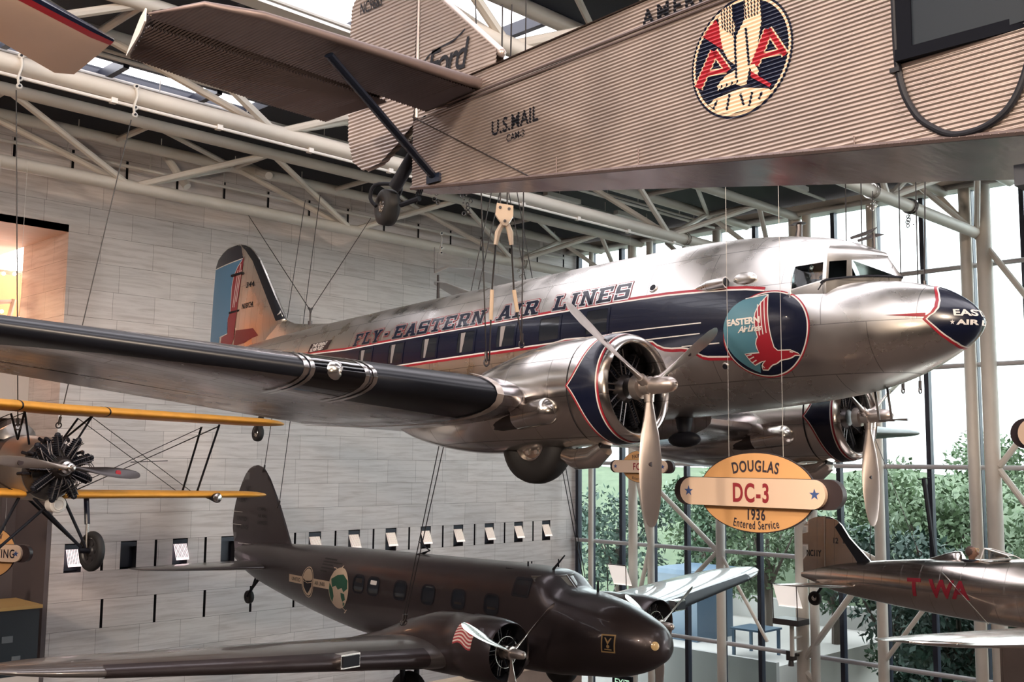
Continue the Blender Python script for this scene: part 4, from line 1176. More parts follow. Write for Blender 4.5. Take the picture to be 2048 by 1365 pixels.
RK = [(4.607, 2.785), (4.554, 2.815), (4.384, 2.835), (4.269, 2.837), (4.046, 2.771), (4.015, 2.743), (4.079, 2.692), (4.207, 2.656), (4.387, 2.66), (4.505, 2.70)]
for P in (LW, RW, HD, RK): onside(bm, [[P]], .009, 1)
onside(bm, [[[(4.202, 2.95), (4.20, 2.90), (4.03, 2.774), (4.02, 2.80)]]], .011, 2)
for k in range(5):   # feather slits and cracks in the rock
    onside(bm, [st((4.47 - k * .028, 3.53), (4.46 - k * .024, 3.36 - .02 * k), .010)], .012, 0)
    onside(bm, [st((4.25 - k * .032, 3.53), (4.235 - k * .026, 3.37), .010)], .012, 0)
for p, q in (((4.52, 2.80), (4.56, 2.74)), ((4.40, 2.82), (4.43, 2.70)), ((4.30, 2.80), (4.27, 2.70)), ((4.19, 2.78), (4.22, 2.68)), ((4.10, 2.76), (4.13, 2.71)), ((4.335, 2.93), (4.345, 3.3)), ((4.24, 3.30), (4.215, 3.0))): onside(bm, [st(p, q, .02)], .012, 0)
for k in range(4): onside(bm, [st((4.50 - k * .05, 2.87), (4.47 - k * .05, 2.91), .012)], .012, 0)
obj('eagle_roundel', bm, [M_navy, mat('cream_roundel_paint', (.80, .62, .45), .45), M_red], TRI, 0)
# cabin window and the rounded door outline
bm = BM()
hw0 = lambda x: thw(x) + .015
box(bm, (2.05, .60, 2.66), (3.0, .665, 2.74)); box(bm, (2.05, .60, 3.35), (3.0, .665, 3.43)); box(bm, (2.90, .58, 2.66), (3.0, .63, 3.43)); box(bm, (2.05, .62, 2.66), (2.13, .675, 3.43))
wf = obj('cabin_window', bm, mat('window_black', (.004, .005, .009), .8, spec=.1), TRI, 0)
bm = BM(); v = [bm.verts.new(p) for p in ((2.1, thw(2.1) + .012, 2.7), (2.95, thw(2.95) + .012, 2.7), (2.95, thw(2.95) + .012, 3.4), (2.1, thw(2.1) + .012, 3.4))]; bm.faces.new(v)
obj('pane', bm, mat('dusky_cabin_glass', (.012, .018, .026), .4, spec=.2), wf, 0)
DO = spline([(3.02, 3.6), (3.02, 3.118), (3.001, 2.588), (2.904, 2.305), (2.771, 2.162), (2.624, 2.085), (2.44, 2.095), (2.29, 2.18), (2.19, 2.35), (2.13, 2.6), (2.10, 3.1), (2.10, 3.6)], 6)
bm = BM(); tube(bm, [(p[0], thw(p[0]) + .015, p[1]) for p in DO], .023, 10); box(bm, (2.985, thw(2.98) + .0, 2.60), (3.05, thw(3) + .05, 2.63))
obj('door_seal', bm, M_black, TRI)

# fin, rudder, stabilizer, all in chordwise corrugation
def slab(outline, u, vdir, nrm, o, th, pitch, along, amp, bm, mi=0, taper=None):
    """corrugated panel: 2-D outline lifted to both faces of a thin slab; ridges run along axis `along` (0=u,1=v)"""
    for s in (1, -1):
        t = cut_grid(flat_polys([[outline]]), pitch / 4 if along == 1 else None, pitch / 4 if along == 0 else None)
        for v in t.verts:
            a, b = v.co.x, v.co.y
            k = b if along == 0 else a
            h = (th / 2 + amp * math.cos(2 * PI * k / pitch)) * s
            if taper: h *= taper(a, b)
            v.co = o + u * a + vdir * b + nrm * h
        merge(bm, t, mi)
X_, Y_, Z_ = Vector((1, 0, 0)), Vector((0, 1, 0)), Vector((0, 0, 1))
FINP = [(7.42, 3.88), (7.42, 4.13), (8.32, 4.94), (8.55, 5.1), (8.62, 5.1), (8.62, 3.66), (8.0, 3.78)]
bm = BM(); slab(FINP, X_, Z_, Y_, Vector(), .11, .040, 0, .006, bm)
tube(bm, [(7.40, 0, 4.10), (8.32, 0, 4.945), (8.56, 0, 5.12)], .05, 8); sphere(bm, (7.40, 0, 4.10), .05, 8)
fin = obj('tail_fin', bm, M_corr, TRI, 80)
bm = BM()
on = lambda u, v: Vector((u, .066, v))
merge(bm, wrap(text_flat('Ford', .46, .004, .28, -.82, .84, at=(8.50, 4.06)), on)); merge(bm, wrap(flat_polys(ribbon(spline([(8.55, 4.05), (8.57, 4.2), (8.48, 4.32), (8.30, 4.37), (8.05, 4.40), (7.88, 4.47)], 5), .022)), on)); merge(bm, wrap(text_flat('MOTOR', .15, .004, 0, -.92, 1.0, at=(8.43, 3.93)), on))
obj('lettering', bm, M_black, fin, 0)
RUD = [(8.70, 5.2), (9.80, 5.45), (9.90, 5.30), (9.93, 4.6), (9.90, 3.70), (9.80, 3.42), (9.60, 3.28), (9.30, 3.31), (8.98, 3.47), (8.72, 3.64)]
bm = BM(); slab(RUD, X_, Z_, Y_, Vector(), .08, .044, 0, .007, bm); tube(bm, [(8.70, 0, 5.2), (8.70, 0, 3.3)], .035, 8)
rud = obj('rudder', bm, M_corr, TRI, 80)
bm = BM(); merge(bm, wrap(text_flat('NC9683', .20, .003, 0, -.6, 1.0, at=(9.72, 5.17)), lambda u, v: Vector((u, .052, v)))); obj('registration', bm, M_black, rud, 0)
for sg in (1, -1):
    # y grows to starboard; the outline is (y, x)
    ST = [(.16, 7.55), (2.60, 7.70), (3.05, 7.84), (3.28, 8.32), (3.26, 8.40), (.12, 8.40)]
    tp = lambda a, b: max(.22, 1.0 - .26 * a) * (1 if b > 7.9 else .85)
    bm = BM(); slab([(a, b) for a, b in ST], Y_ * sg, X_, Z_, Vector((0, 0, 3.76)), .16, .036, 1, .010, bm, taper=tp)
    tube(bm, [(7.53, sg * .16, 3.76), (7.68, sg * 2.6, 3.76), (7.83, sg * 3.06, 3.76), (8.36, sg * 3.29, 3.76)], [.06, .04, .025, .012], 8)
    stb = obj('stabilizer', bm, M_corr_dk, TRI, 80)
    EL = [(.60, 8.48), (3.25, 8.46), (3.20, 8.62), (2.98, 9.36), (2.4, 9.46), (1.2, 9.58), (.58, 9.60)]
    bm = BM(); slab(EL, Y_ * sg, X_, Z_, Vector((0, 0, 3.74)), .09, .036, 1, .016, bm, taper=lambda a, b: max(.25, 1.0 - (b - 8.45) * .7))
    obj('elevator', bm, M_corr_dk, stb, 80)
    bm = BM(); prism(bm, [(0, .055), (.25, .075), (.6, .05), (1.0, .005), (1.0, -.01), (.6, -.045), (.25, -.075), (0, -.06)], lambda a, b: Vector((8.36 + a * 1.02, sg * (3.31 - a * .32), 3.745 + b)), lambda a, b: Vector((8.36 + a * 1.02, sg * (3.325 - a * .32), 3.745 + b))); obj('tip_plate', bm, M_wht, stb, 0)
    bm = BM(); tube(bm, [(7.79, sg * 1.83, 3.66), (8.20, sg * .19, 2.93)], .055, 10, flat=.5); box(bm, (8.1, min(sg * .12, sg * .2), 2.86), (8.3, max(sg * .12, sg * .2), 2.95))
    obj('stabilizer_strut', bm, mat('blue_black_strut', (.012, .018, .035), .25), TRI)
    bm = BM(); tube(bm, [(8.6, sg * .15, 3.66), (6.72, sg * (thw(6.72) + .02), tbot(6.72) + .03)], .007, 6); obj('brace_wire', bm, M_cable, TRI)
# tail wheel
bm = BM()
tube(bm, [(8.70, 0, 3.35), (9.02, .04, 2.98)], .075, 12); tube(bm, [(8.75, .0, 3.5), (8.68, 0, 3.1), (8.64, 0, 2.86)], .03, 8)
tube(bm, spline([(9.02, .04, 3.02), (9.22, .16, 3.02), (9.28, .17, 2.88), (9.2, .15, 2.78)], 4), .022, 8); tube(bm, spline([(9.02, -.04, 3.02), (9.15, -.16, 3.02), (9.25, -.17, 2.9), (9.2, -.15, 2.78)], 4), .022, 8)
tube(bm, [(8.64, 0, 2.80), (8.95, 0, 2.78)], .03, 8)
for k in range(4): tube(bm, [(8.52 + k * .03, .06, 2.86), (8.50 + k * .03, .10, 2.80)], .008, 5)
g = obj('tail_gear', bm, M_black, TRI)
wheel_parts(g, (9.19, 0, 2.79), (.25, 1, 0), .205, .19, .07, M_tyre, M_steel)
# ================================================================ the dark grey airliner below
GRY = thing('airliner', 'dark gunmetal twin-engined airliner with shield and globe emblems hanging low', 'airplane', pose(-1.549, -.009, .004, (16.40, 12.08, -3.315), .93))
M_gun = vary(mat('gunmetal_paint', (.056, .044, .047), .34, .5, coat=.25), s=2, amt=.12, rough=.05)
M_gunw = vary(mat('lit_gunmetal', (.17, .155, .155), .32, .6, coat=.7), (1, .25, 1), 2.2, .18, rough=.06)  # gunmetal lightened: sheen on the wing tops put into the colour
GN = [(-.04, -.12, -.16, .02, -.14, 2.0), (.02, .07, -.33, .22, -.14, 2.0), (.18, .27, -.48, .42, -.12, 2.0), (.52, .44, -.67, .60, -.10, 2.0), (1.13, .66, -.85, .74, -.06, 2.1), (1.75, .78, -.92, .83, -.02, 2.2), (2.25, .82, -.96, .87, 0, 2.8), (2.42, .86, -.97, .88, 0, 3.2), (2.74, 1.12, -.98, .90, 0, 3.4), (3.2, 1.19, -1.0, .91, 0, 3.2), (4.1, 1.21, -1.02, .92, 0, 2.8), (6, 1.19, -1.03, .92, .02, 2.5), (8, 1.16, -1.0, .91, .05, 2.5), (9.5, 1.14, -.90, .87, .1, 2.4), (10.96, 1.11, -.71, .77, .18, 2.3), (12.5, 1.05, -.46, .60, .3, 2.2), (14.1, .98, -.15, .38, .42, 2.1), (15.0, .90, .10, .22, .5, 2.0), (15.65, .75, .40, .05, .58, 2.0)]
GNs = smooth_tab(GN, 5)
def gsec(s): return interp(GNs, s)
def gside(s, z, off=0.0):
    zt, zb, w, zm, n = gsec(s)
    h = (zt - zm) if z > zm else (zm - zb)
    q = min(abs((z - zm) / h), .97)
    return Vector((s, w * (1 - q ** n) ** (1 / n) + off, z + off * .3 * (1 if z > zm else -1) * q))
bm = BM(); loft(bm, [se_ring(*r) for r in GNs]); GF = obj('fuselage', bm, M_gun, GRY, 40)
for i, s in enumerate((8.68, 8.10, 7.09, 6.10, 5.08, 4.03)):
    bm = wrap(flat_polys([[rrect(s, .385, .46, .46, .14), rrect(s, .385, .38, .38, .11)]]), lambda u, v: gside(u, v, .012), .1, .08); wf = obj('cabin_window', bm, M_black, GF)
    bm = wrap(flat_polys([[rrect(s, .385, .40, .40, .12)]]), lambda u, v: gside(u, v, .004), .1, .08); obj('pane', bm, M_pane, wf)
    if i in (0, 1, 4, 5):
        bm = wrap(flat_polys([[rrect(s, .47 if i < 2 else .30, .24, .10 if i < 2 else .05, .02)]]), lambda u, v: gside(u, v, .007), .1, .05)
        obj('light_patch', bm, M_wht if i == 1 else M_dsteel, wf)
bm = wrap(flat_polys([[rrect(3.22, .82, .5, .40, .05), rrect(3.22, .82, .42, .32, .04)]]), lambda u, v: gside(u, v, .012), .1, .06); wf = obj('cockpit_window', bm, M_black, GF)
bm = wrap(flat_polys([[rrect(3.22, .82, .44, .34, .04)]]), lambda u, v: gside(u, v, .004), .1, .06); obj('pane', bm, M_pane, wf)
for sy in (1, -1):
    bm = BM()
    def wp(u, v): return Vector((2.36 + .27 * v + .40 * u * u, sy * (.03 + .68 * u), .80 + .27 * v - .01 * u))
    rows = [[bm.verts.new(wp(.02 + .96 * i / 8, .08 + .86 * j / 4)) for i in range(9)] for j in range(5)]
    for a, b in zip(rows, rows[1:]): ring_faces(bm, a, b, False)
    obj('windshield_pane', bm, mat('pale_windshield', (.20, .19, .17), .12, spec=.6), GF)
    b = BM(); tube(b, [wp(0, 0), wp(.35, 0), wp(.7, 0), wp(1, 0), wp(1, .5), wp(1, 1), wp(.7, 1), wp(.35, 1), wp(0, 1), wp(0, 0)], .024, 6); obj('windshield_frame', b, M_gunw, GF)
M_lcream = mat('cream_marking', (.62, .48, .35), .5)
bm = BM()
def gon(polys, off, mi): merge(bm, wrap(flat_polys(polys), lambda u, v: gside(u, v, off), .12, .09), mi)
gon([[rrect(10.93, .23, 2.0, .20, .01)]], .004, 0)
gon([[circle2((10.95, .21), .30, 48, .40)]], .007, 0); gon([[circle2((10.95, .21), .275, 48, .375), circle2((10.95, .21), .255, 48, .35)]], .009, 1)
gon([[[(11.17, .30), (11.05, .24), (10.80, .26), (10.73, .30), (10.75, .12), (10.86, .0), (10.97, -.09), (11.05, -.02), (11.14, .08)]]], .011, 1)
gon(ribbon([(11.19, .24), (10.95, .19), (10.72, .23)], .015), .013, 0)
merge(bm, wrap(text_flat('UNITED', .13, .002, 0, -1.0, 1.0, at=(11.78, .185)), lambda u, v: gside(u, v, .008)), 1)
merge(bm, wrap(text_flat('AIR LINES', .13, .002, 0, -.86, 1.0, at=(10.60, .185)), lambda u, v: gside(u, v, .008)), 1)
obj('shield_emblem', bm, [M_lcream, M_black], GF, 0)
bm = BM()
gon([[circle2((9.50, .20), .42, 48, .50)]], .005, 0)
random.seed(3)
for P in ([(9.85, .40), (9.60, .52), (9.35, .55), (9.14, .42), (9.12, .22), (9.28, .12), (9.36, .22), (9.52, .16), (9.62, .25), (9.78, .20)], [(9.90, .30), (9.75, .16), (9.70, -.02), (9.78, -.2), (9.86, -.1), (9.92, .08)], [(9.40, .10), (9.24, .08), (9.20, -.06), (9.32, -.12), (9.38, -.02)], [(9.3, -.12), (9.2, -.16), (9.24, -.26), (9.32, -.22)]): gon([[P]], .008, 1)
gon(ribbon(spline([(9.55, .66), (9.46, .76), (9.60, .58), (9.80, .56), (9.70, .66), (9.84, .68)], 4), .02) + ribbon(spline([(9.36, -.26), (9.22, -.34), (9.30, -.40), (9.16, -.30)], 4), .02) + ribbon(circle2((9.50, .20), .42, 40, .50), .018, True), .010, 2)
obj('globe_emblem', bm, [M_lcream, mat('globe_green', (.02, .10, .06), .5), M_lcream], GF, 0)
bm = BM()
PQ = [(1.10, .10), (.79, .11), (.80, -.25), (1.11, -.26)]
gon([[PQ]], .006, 0); gon([[grow(PQ, -.028)]], .009, 1)
gon([[[(.955, -.10), (1.03, .04), (1.0, .04), (.95, -.03), (.90, .04), (.87, .04)]], [circle2((.95, -.13), .035, 14)]] + ribbon([(1.03, -.19), (.87, -.19)], .02), .012, 2)
merge(bm, wrap(text_flat('ASN', .05, .001, 0, -1.0, 1.0, at=(.99, .052)), lambda u, v: gside(u, v, .012)), 2) if 0 else None
obj('nose_placard', bm, [M_brass, M_black, M_brass], GF, 0)
bm = BM()
for k, y in enumerate((.86, .79, .72, .64, .56)): gon(ribbon([(10.42, y), (10.42 - (.55, .85, .5, .6, .3)[k], y)], .035), .004, 0)
obj('faded_lettering', bm, mat('faded_black_letters', (.02, .016, .018), .6), GF, 0)
bm = BM()
tube(bm, [(7.30, 0, 1.17), (7.05, .0, 1.27), (7.42, .05, 1.47)], [.03, .02, .008], 6); tube(bm, [(7.05, 0, 1.27), (7.55, .3, 1.08)], [.02, .01], 6)
tube(bm, [(2.95, .1, 1.17), (2.62, .1, 1.50)], [.03, .014], 6); tube(bm, [(3.6, .2, 1.18), (3.6, .2, 1.30)], .02, 6); tube(bm, [(3.35, .45, 1.13), (4.0, .48, 1.14)], .012, 6)
tube(bm, [(1.86, -.1, .76), (1.86, -.1, 1.02)], [.03, .02], 6)
obj('aerial', bm, M_black, GF)
bm = BM(); lathe(bm, [(0, .09), (.02, .085), (.04, .05), (.045, .005)], (-.0, .14, -.12) if 0 else (.10, .30, -.06), (-.8, .6, .1), 18); obj('nose_lamp', bm, mat('amber_lamp', (.7, .5, .25), .15), GF)

def gr_station(y):
    le, te = 2.85 + .11 * y, 6.75 - .075 * y
    if y > 9.6:
        k = math.sqrt(max(.004, 1 - ((y - 9.6) / 1.69) ** 2)); mid = le + (te - le) * .42
        le, te = mid - (mid - le) * k, mid + (te - mid) * k
    return (y, le, te - le, -.66 + .083 * y)
for sy in (1, -1):
    bm = BM(); loft(bm, wing_rings([gr_station(y) for y in (.6, 2, 3.2, 4.5, 6, 7.5, 9, 9.8, 10.4, 10.9, 11.15, 11.28)], .205, .12, sy, 1.5)); w = obj('wing', bm, M_gunw, GRY, 50)
    bm = BM(); rg = wing_rings([gr_station(3.4 + k * .9) for k in range(8)], .193, .145, sy, 1.5, grow_=.006); patch_rings(bm, rg, 15, 22); obj('leading_edge_strip', bm, M_black if sy < 0 else M_gun, w, 60)
    bm = BM()
    rg = wing_rings([gr_station(9.55), gr_station(9.62)], .115, .115, sy, 1.5, grow_=.008); patch_rings(bm, rg, 2, 22); obj('seam_strip', bm, M_gun, w, 60)
    s = gr_station(5.3)
    bm = BM(); box(bm, (s[1] - .10, sy * 5.3 - .22, s[3] - .06), (s[1] + .10, sy * 5.3 + .22, s[3] + .20)); box(bm, (s[1] - .13, sy * 5.3 - .19, s[3] - .03), (s[1] - .09, sy * 5.3 + .19, s[3] + .17), 1)
    obj('landing_lamp', bm, [M_steel, M_black], w, 0)
    y0 = 2.47 * sy
    bm = BM()
    NA = [(2.02, -.175, .545, .545, .545), (1.99, -.175, .565, .565, .565), (2.03, -.175, .59, .59, .59), (2.25, -.175, .625, .625, .625), (2.6, -.175, .64, .64, .64), (2.95, -.18, .64, .64, .64), (2.98, -.18, .61, .61, .61), (3.4, -.19, .62, .63, .62), (4.0, -.22, .60, .62, .60), (4.8, -.30, .52, .48, .52), (5.8, -.42, .40, .22, .42), (6.8, -.52, .2, .05, .22)]
    loft(bm, [eng_ring(*r, y0, 48) for r in NA], c0=False); nac = obj('nacelle', bm, M_gun, GRY, 50)
    bm = BM(); lathe(bm, [(2.02, .55), (2.35, .53), (2.36, .01)], (0, y0, -.175), (1, 0, 0), 32, c0=False); obj('firewall', bm, M_dark, nac)
    radial_engine(nac, (2.28, y0, -.175), (1, 0, 0), .50, 9, mats=[M_black, M_dsteel], depth=.2)
    bm = BM(); torus(bm, (2.08, y0, -.175), (1, 0, 0), .30, .012, 36, 6); obj('oil_ring', bm, M_steel, nac)
    bm = BM()
    lathe(bm, [(2.25, .14), (2.06, .12), (2.05, .09), (1.99, .09), (1.98, .13), (1.91, .13), (1.90, .095), (1.72, .09), (1.62, .075), (1.58, .045), (1.57, .015)], (0, y0, -.175), (1, 0, 0), 24)
    pr = obj('propeller', bm, M_dsteel if 0 else M_prop, GRY)
    for k in range(3):
        a = .475 + 2 * PI * k / 3 + (0 if sy > 0 else .06)
        rd = Vector((0, math.cos(a), math.sin(a)))
        b = BM(); blade(b, (1.95, y0, -.175), (1, 0, 0), rd, 1.525, [(r * .868, c * .78, t) for r, c, t in CHORDS]); obj('blade', b, M_steel, pr, 50)
    bm = BM(); tube(bm, [(4.9, y0 + .2, -.8), (4.9, y0 + .2, -1.55)], .06, 10); tube(bm, [(4.9, y0 - .2, -.8), (4.9, y0 - .2, -1.55)], .06, 10); tube(bm, [(4.9, y0 - .22, -1.5), (4.9, y0 + .22, -1.5)], .05, 8)
    g = obj('landing_gear', bm, M_black, GRY); wheel_parts(g, (4.9, y0, -1.45), (0, 1, 0), .5, .32, .22, M_tyre, M_dsteel)
    bm = BM(); loft(bm, wing_rings([(.1, 13.25, 2.3, .36), (1.2, 13.75, 1.95, .36), (2.4, 14.3, 1.45, .36), (3.0, 14.65, 1.1, .36), (3.3, 14.95, .75, .36), (3.44, 15.3, .3, .36)], .10, .08, sy, 0, .0001)); obj('stabilizer', bm, M_gunw, GRY, 50)
    if sy > 0:
        bm = BM()      # waving striped flag on the cowl side
        def fl(u, v):
            a = .33 - u * 0 + v; r = .645
            return Vector((2.95 - u, y0 + r * math.cos(a), -.18 + r * math.sin(a)))
        for k in range(7):
            top = [(u * .065, (.58 - k * .105) + .07 * math.sin(u * .75 - .4) - .03 * u * .3) for u in range(9)]
            rowp = top + [(p[0], p[1] - .055) for p in top[::-1]]
            merge(bm, wrap(flat_polys([[rowp]]), lambda u, v: fl(u, v), .07, .06), 0)
            rowp = [(p[0], p[1] - .055) for p in top] + [(p[0], p[1] - .105) for p in top[::-1]]
            if k < 6: merge(bm, wrap(flat_polys([[rowp]]), lambda u, v: fl(u, v), .07, .06), 1)
        obj('flag_marking', bm, [mat('flag_red', (.35, .05, .06), .5), mat('flag_white', (.68, .55, .5), .5)], nac)
GFO = [(12.75, .9), (12.85, 1.04), (13.48, 2.09), (14.0, 2.82), (14.22, 3.04), (14.42, 3.16), (14.62, 3.21), (14.85, 3.18), (15.07, 3.09), (15.25, 2.93), (15.40, 2.72), (15.60, 2.38), (15.73, 2.10), (15.82, 1.8), (15.86, 1.5), (15.85, 1.3), (15.78, 1.06), (15.66, .6), (15.6, .4)]
bm = BM()
def finlens(x, z): return .012 + .085 * max(0, 1 - ((z - .4) / 3.0)) * max(0, math.sin(PI * min(1, max(0, (x - 12.7) / 3.2))))
for s in (1, -1):
    t = cut_grid(flat_polys([[GFO]]), .3, .3)
    for v in t.verts: v.co = Vector((v.co.x, s * finlens(v.co.x, v.co.y), v.co.y))
    merge(bm, t)
a = [bm.verts.new((x, finlens(x, z), z)) for x, z in GFO]; b = [bm.verts.new((x, -finlens(x, z), z)) for x, z in GFO]
ring_faces(bm, a, b)
fin = obj('tail_fin', bm, M_gun, GRY, 60)
bm = BM()
for k, (tx, x, z, sz) in enumerate((('NC', 15.2, 2.42, .22), ('13347', 15.55, 2.10, .2), ('UNITED', 15.6, 1.55, .17), ('AIR LINES', 15.62, 1.32, .17), ('U.S.MAIL', 14.5, 1.9, .13), ('AIR MAIL', 14.45, 1.7, .13), ('EXPRESS', 14.45, 1.5, .14))):
    merge(bm, wrap(text_flat(tx, sz, .003, 0, -.9, 1.0, at=(x, z)), lambda u, v: Vector((u, finlens(u, v) + .012, v)), .3, .3))
obj('faded_lettering', bm, mat('faded_black_letters', (.02, .016, .018), .6), fin, 0)
bm = BM(); box(bm, (15.3, .02, 1.80), (15.88, .05, 1.815)); box(bm, (15.3, .02, 1.42), (15.88, .05, 1.435)); box(bm, (14.5, .05, .88), (15.4, .10, .91)); obj('rudder_hinge', bm, M_steel, fin, 0)
bm = BM(); tube(bm, [(14.3, 0, .0), (14.7, 0, -.35), (14.85, .07, -.62)], .045, 8); tube(bm, [(14.5, 0, .05), (14.72, 0, -.4)], .03, 8)
g = obj('tail_gear', bm, M_black, GRY); wheel_parts(g, (14.86, 0, -.64), (0, 1, 0), .19, .16, .07, M_tyre, M_dsteel)
# ================================================================ the small silver monoplane at the right edge
MON = thing('monoplane', 'small polished open-cockpit monoplane with red lettering at the lower right', 'airplane', pose(-1.609, .028, -.062, (20.936, 3.482, -2.304)))
M_alu2 = alu('warm_polished_aluminium', (.80, .72, .66), .2, (.42, 2.0), .6, .3)
MT = [(.9, .30, -.55, .52, -.1, 2.0), (1.4, .55, -.66, .66, -.05, 2.0), (2.5, .66, -.68, .70, 0, 2.0), (3.6, .68, -.62, .68, 0, 2.0), (4.37, .64, -.575, .65, .02, 2.0), (5.33, .60, -.50, .58, .04, 2.0), (6.35, .54, -.385, .46, .08, 2.0), (7.1, .47, -.29, .34, .1, 2.0), (7.8, .38, -.17, .20, .11, 2.0), (8.4, .24, .02, .06, .13, 2.0), (8.6, .18, .08, .02, .13, 2.0)]
MTs = smooth_tab(MT, 5)
def mside(s, z, off=0.0):
    zt, zb, w, zm, n = interp(MTs, s)
    h = (zt - zm) if z > zm else (zm - zb)
    q = min(abs((z - zm) / h), .98)
    return Vector((s, w * (1 - q * q) ** .5 + off, z + off * q))
bm = BM(); loft(bm, [se_ring(*r) for r in MTs]); MF = obj('fuselage', bm, M_alu2, MON, 40)
bm = BM()
for tx, s in (('T', 5.92), ('W', 5.45), ('A', 4.98)):
    merge(bm, wrap(text_flat(tx, .46, .016, 0, -1.0, 1, at=(s, -.12)), lambda u, v: mside(u, v, .006), .1, .06))
obj('lettering', bm, mat('dark_red_letters', (.24, .02, .035), .35), MF, 0)
FM = [(6.9, .42), (7.10, .62), (7.43, .95), (7.60, 1.20), (7.72, 1.31), (7.88, 1.375), (8.05, 1.39), (8.22, 1.37), (8.38, 1.31), (8.50, 1.21), (8.56, 1.05), (8.56, .6), (8.54, .07), (8.2, .1), (7.5, .2)]
def mf(x, z): return .010 + .05 * max(0, 1 - (z - .1) / 1.5) * max(0, math.sin(PI * min(1, max(0, (x - 6.8) / 1.8))))
bm = BM()
for s in (1, -1):
    t = cut_grid(flat_polys([[FM]]), .2, .2)
    for v in t.verts: v.co = Vector((v.co.x, s * mf(v.co.x, v.co.y), v.co.y))
    merge(bm, t)
ring_faces(bm, [bm.verts.new((x, mf(x, z), z)) for x, z in FM], [bm.verts.new((x, -mf(x, z), z)) for x, z in FM])
mfin = obj('tail_fin', bm, M_alu2, MON, 60)
bm = BM(); merge(bm, wrap(flat_polys([[[(6.92, .43), (7.10, .62), (7.43, .95), (7.60, 1.20), (7.66, 1.26), (7.76, 1.16), (7.58, .90), (7.32, .55), (7.22, .40)]]]), lambda u, v: Vector((u, mf(u, v) + .006, v)), .2, .2)); obj('de_icing_boot', bm, M_boot, mfin)
bm = BM(); merge(bm, wrap(text_flat('12', .17, .002, 0, -.8, 1.0, at=(7.82, .82)), lambda u, v: Vector((u, mf(u, v) + .006, v)))); merge(bm, wrap(text_flat('NC11Y', .19, .002, 0, -.62, 1.0, at=(8.46, .53)), lambda u, v: Vector((u, mf(u, v) + .006, v)))); obj('registration', bm, M_black, mfin, 0)
bm = BM(); tube(bm, [(8.0, .05, .1), (8.0, .05, 1.38)], .006, 5); obj('hinge_line', bm, M_dsteel, mfin)
for sy in (1, -1):
    bm = BM(); loft(bm, wing_rings([(.1, 7.15, 1.15, -.04), (1.0, 7.35, .95, -.04), (1.5, 7.5, .75, -.04), (1.8, 7.66, .5, -.04), (1.95, 7.85, .2, -.04)], .1, .08, sy, 0, .0001)); obj('stabilizer', bm, M_alu2, MON, 50)
    def mst(y):
        le, te = 2.05 + .06 * y, 4.6 - .12 * y
        if y > 5.2:
            k = math.sqrt(max(.01, 1 - ((y - 5.2) / 1.17) ** 2)); mid = (le + te) / 2 - .1
            le, te = mid - (mid - le) * k, mid + (te - mid) * k
        return (y, le, te - le, -.66 + .03 * y)
    bm = BM(); loft(bm, wing_rings([mst(y) for y in (.4, 2, 3.5, 4.5, 5.2, 5.6, 5.95, 6.2, 6.33, 6.36)], .15, .10, sy)); w = obj('wing', bm, M_alu2, MON, 50)
    bm = BM(); box(bm, (2.5, sy * 2.2 - .18, -1.6), (3.4, sy * 2.2 + .18, -.7)); obj('wheel_fairing', bm, M_alu2, MON, 0)
bm = BM()
rr = []
for s, zt, w in ((5.75, .58, .04), (5.45, .68, .13), (5.18, .76, .18), (5.06, .76, .19), (5.02, .70, .18)):
    rr.append([Vector((s, w * math.cos(PI * i / 12), .45 + (zt - .45) * math.sin(PI * i / 12))) for i in range(13)])
loft(bm, rr); obj('headrest_fairing', bm, M_alu2, MON, 60)
bm = BM(); torus(bm, (4.82, 0, .585), (0, 0, 1), .23, .03, 28, 8, sx=1, sy=.85); obj('cockpit_rim', bm, M_black, MON)
bm = BM()
pts = [(4.60, .22, .60), (4.54, .16, .83), (4.54, -.16, .83), (4.60, -.22, .60)]; p2 = [(4.02, .24, .66), (4.12, .15, .72), (4.12, -.15, .72), (4.02, -.24, .66)]
a = [bm.verts.new(p) for p in pts]; b = [bm.verts.new(p) for p in p2]; ring_faces(bm, a, b, False)
ws = obj('windscreen', bm, glass('windscreen_glass', (.8, .8, .8), .2), MON, 0)
bm = BM()
for p, q in zip(pts, p2): tube(bm, [p, q], .012, 6)
tube(bm, pts, .014, 6); tube(bm, p2, .01, 6); obj('windscreen_frame', bm, M_wht, ws)
bm = BM(); tube(bm, [(8.1, 0, -.1), (8.28, .03, -.34)], .03, 8)
g = obj('tail_gear', bm, M_black, MON); wheel_parts(g, (8.28, 0, -.36), (0, 1, 0), .15, .11, .06, M_tyre, M_steel)
bm = BM(); tube(bm, [(5.2, .55, .35), (4.2, .9, -.52)], .008, 6); obj('bracing_wire', bm, M_steel, MON)
AVI = thing('person', 'helmeted pilot figure sitting in the open cockpit of the small monoplane', 'person', MON.matrix_world @ Matrix.Translation((4.86, 0, .46)))
bm = BM()
rings = []
for z, rx, ry, ox in ((0, .13, .19, 0), (.08, .12, .18, 0), (.13, .08, .10, 0), (.16, .055, .055, 0), (.19, .06, .058, -.01), (.23, .095, .07, -.02), (.28, .105, .078, -.02), (.33, .104, .08, -.015), (.37, .09, .07, -.01), (.395, .05, .04, 0), (.402, .01, .01, 0)):
    rings.append([Vector((ox + rx * math.cos(2 * PI * k / 18), ry * math.sin(2 * PI * k / 18), z)) for k in range(18)])
loft(bm, rings); tube(bm, [(-.12, 0, .29), (-.145, 0, .265), (-.12, 0, .245)], [.01, .016, .01], 8); tube(bm, [(-.118, -.02, .215), (-.122, 0, .217), (-.118, .02, .215)], .007, 6)
for q in (-1, 1):
    sphere(bm, (-.10, q * .03, .29), .014, 8)
obj('body', bm, mat('shadowed_skin', (.28, .15, .10), .6), AVI, 60)
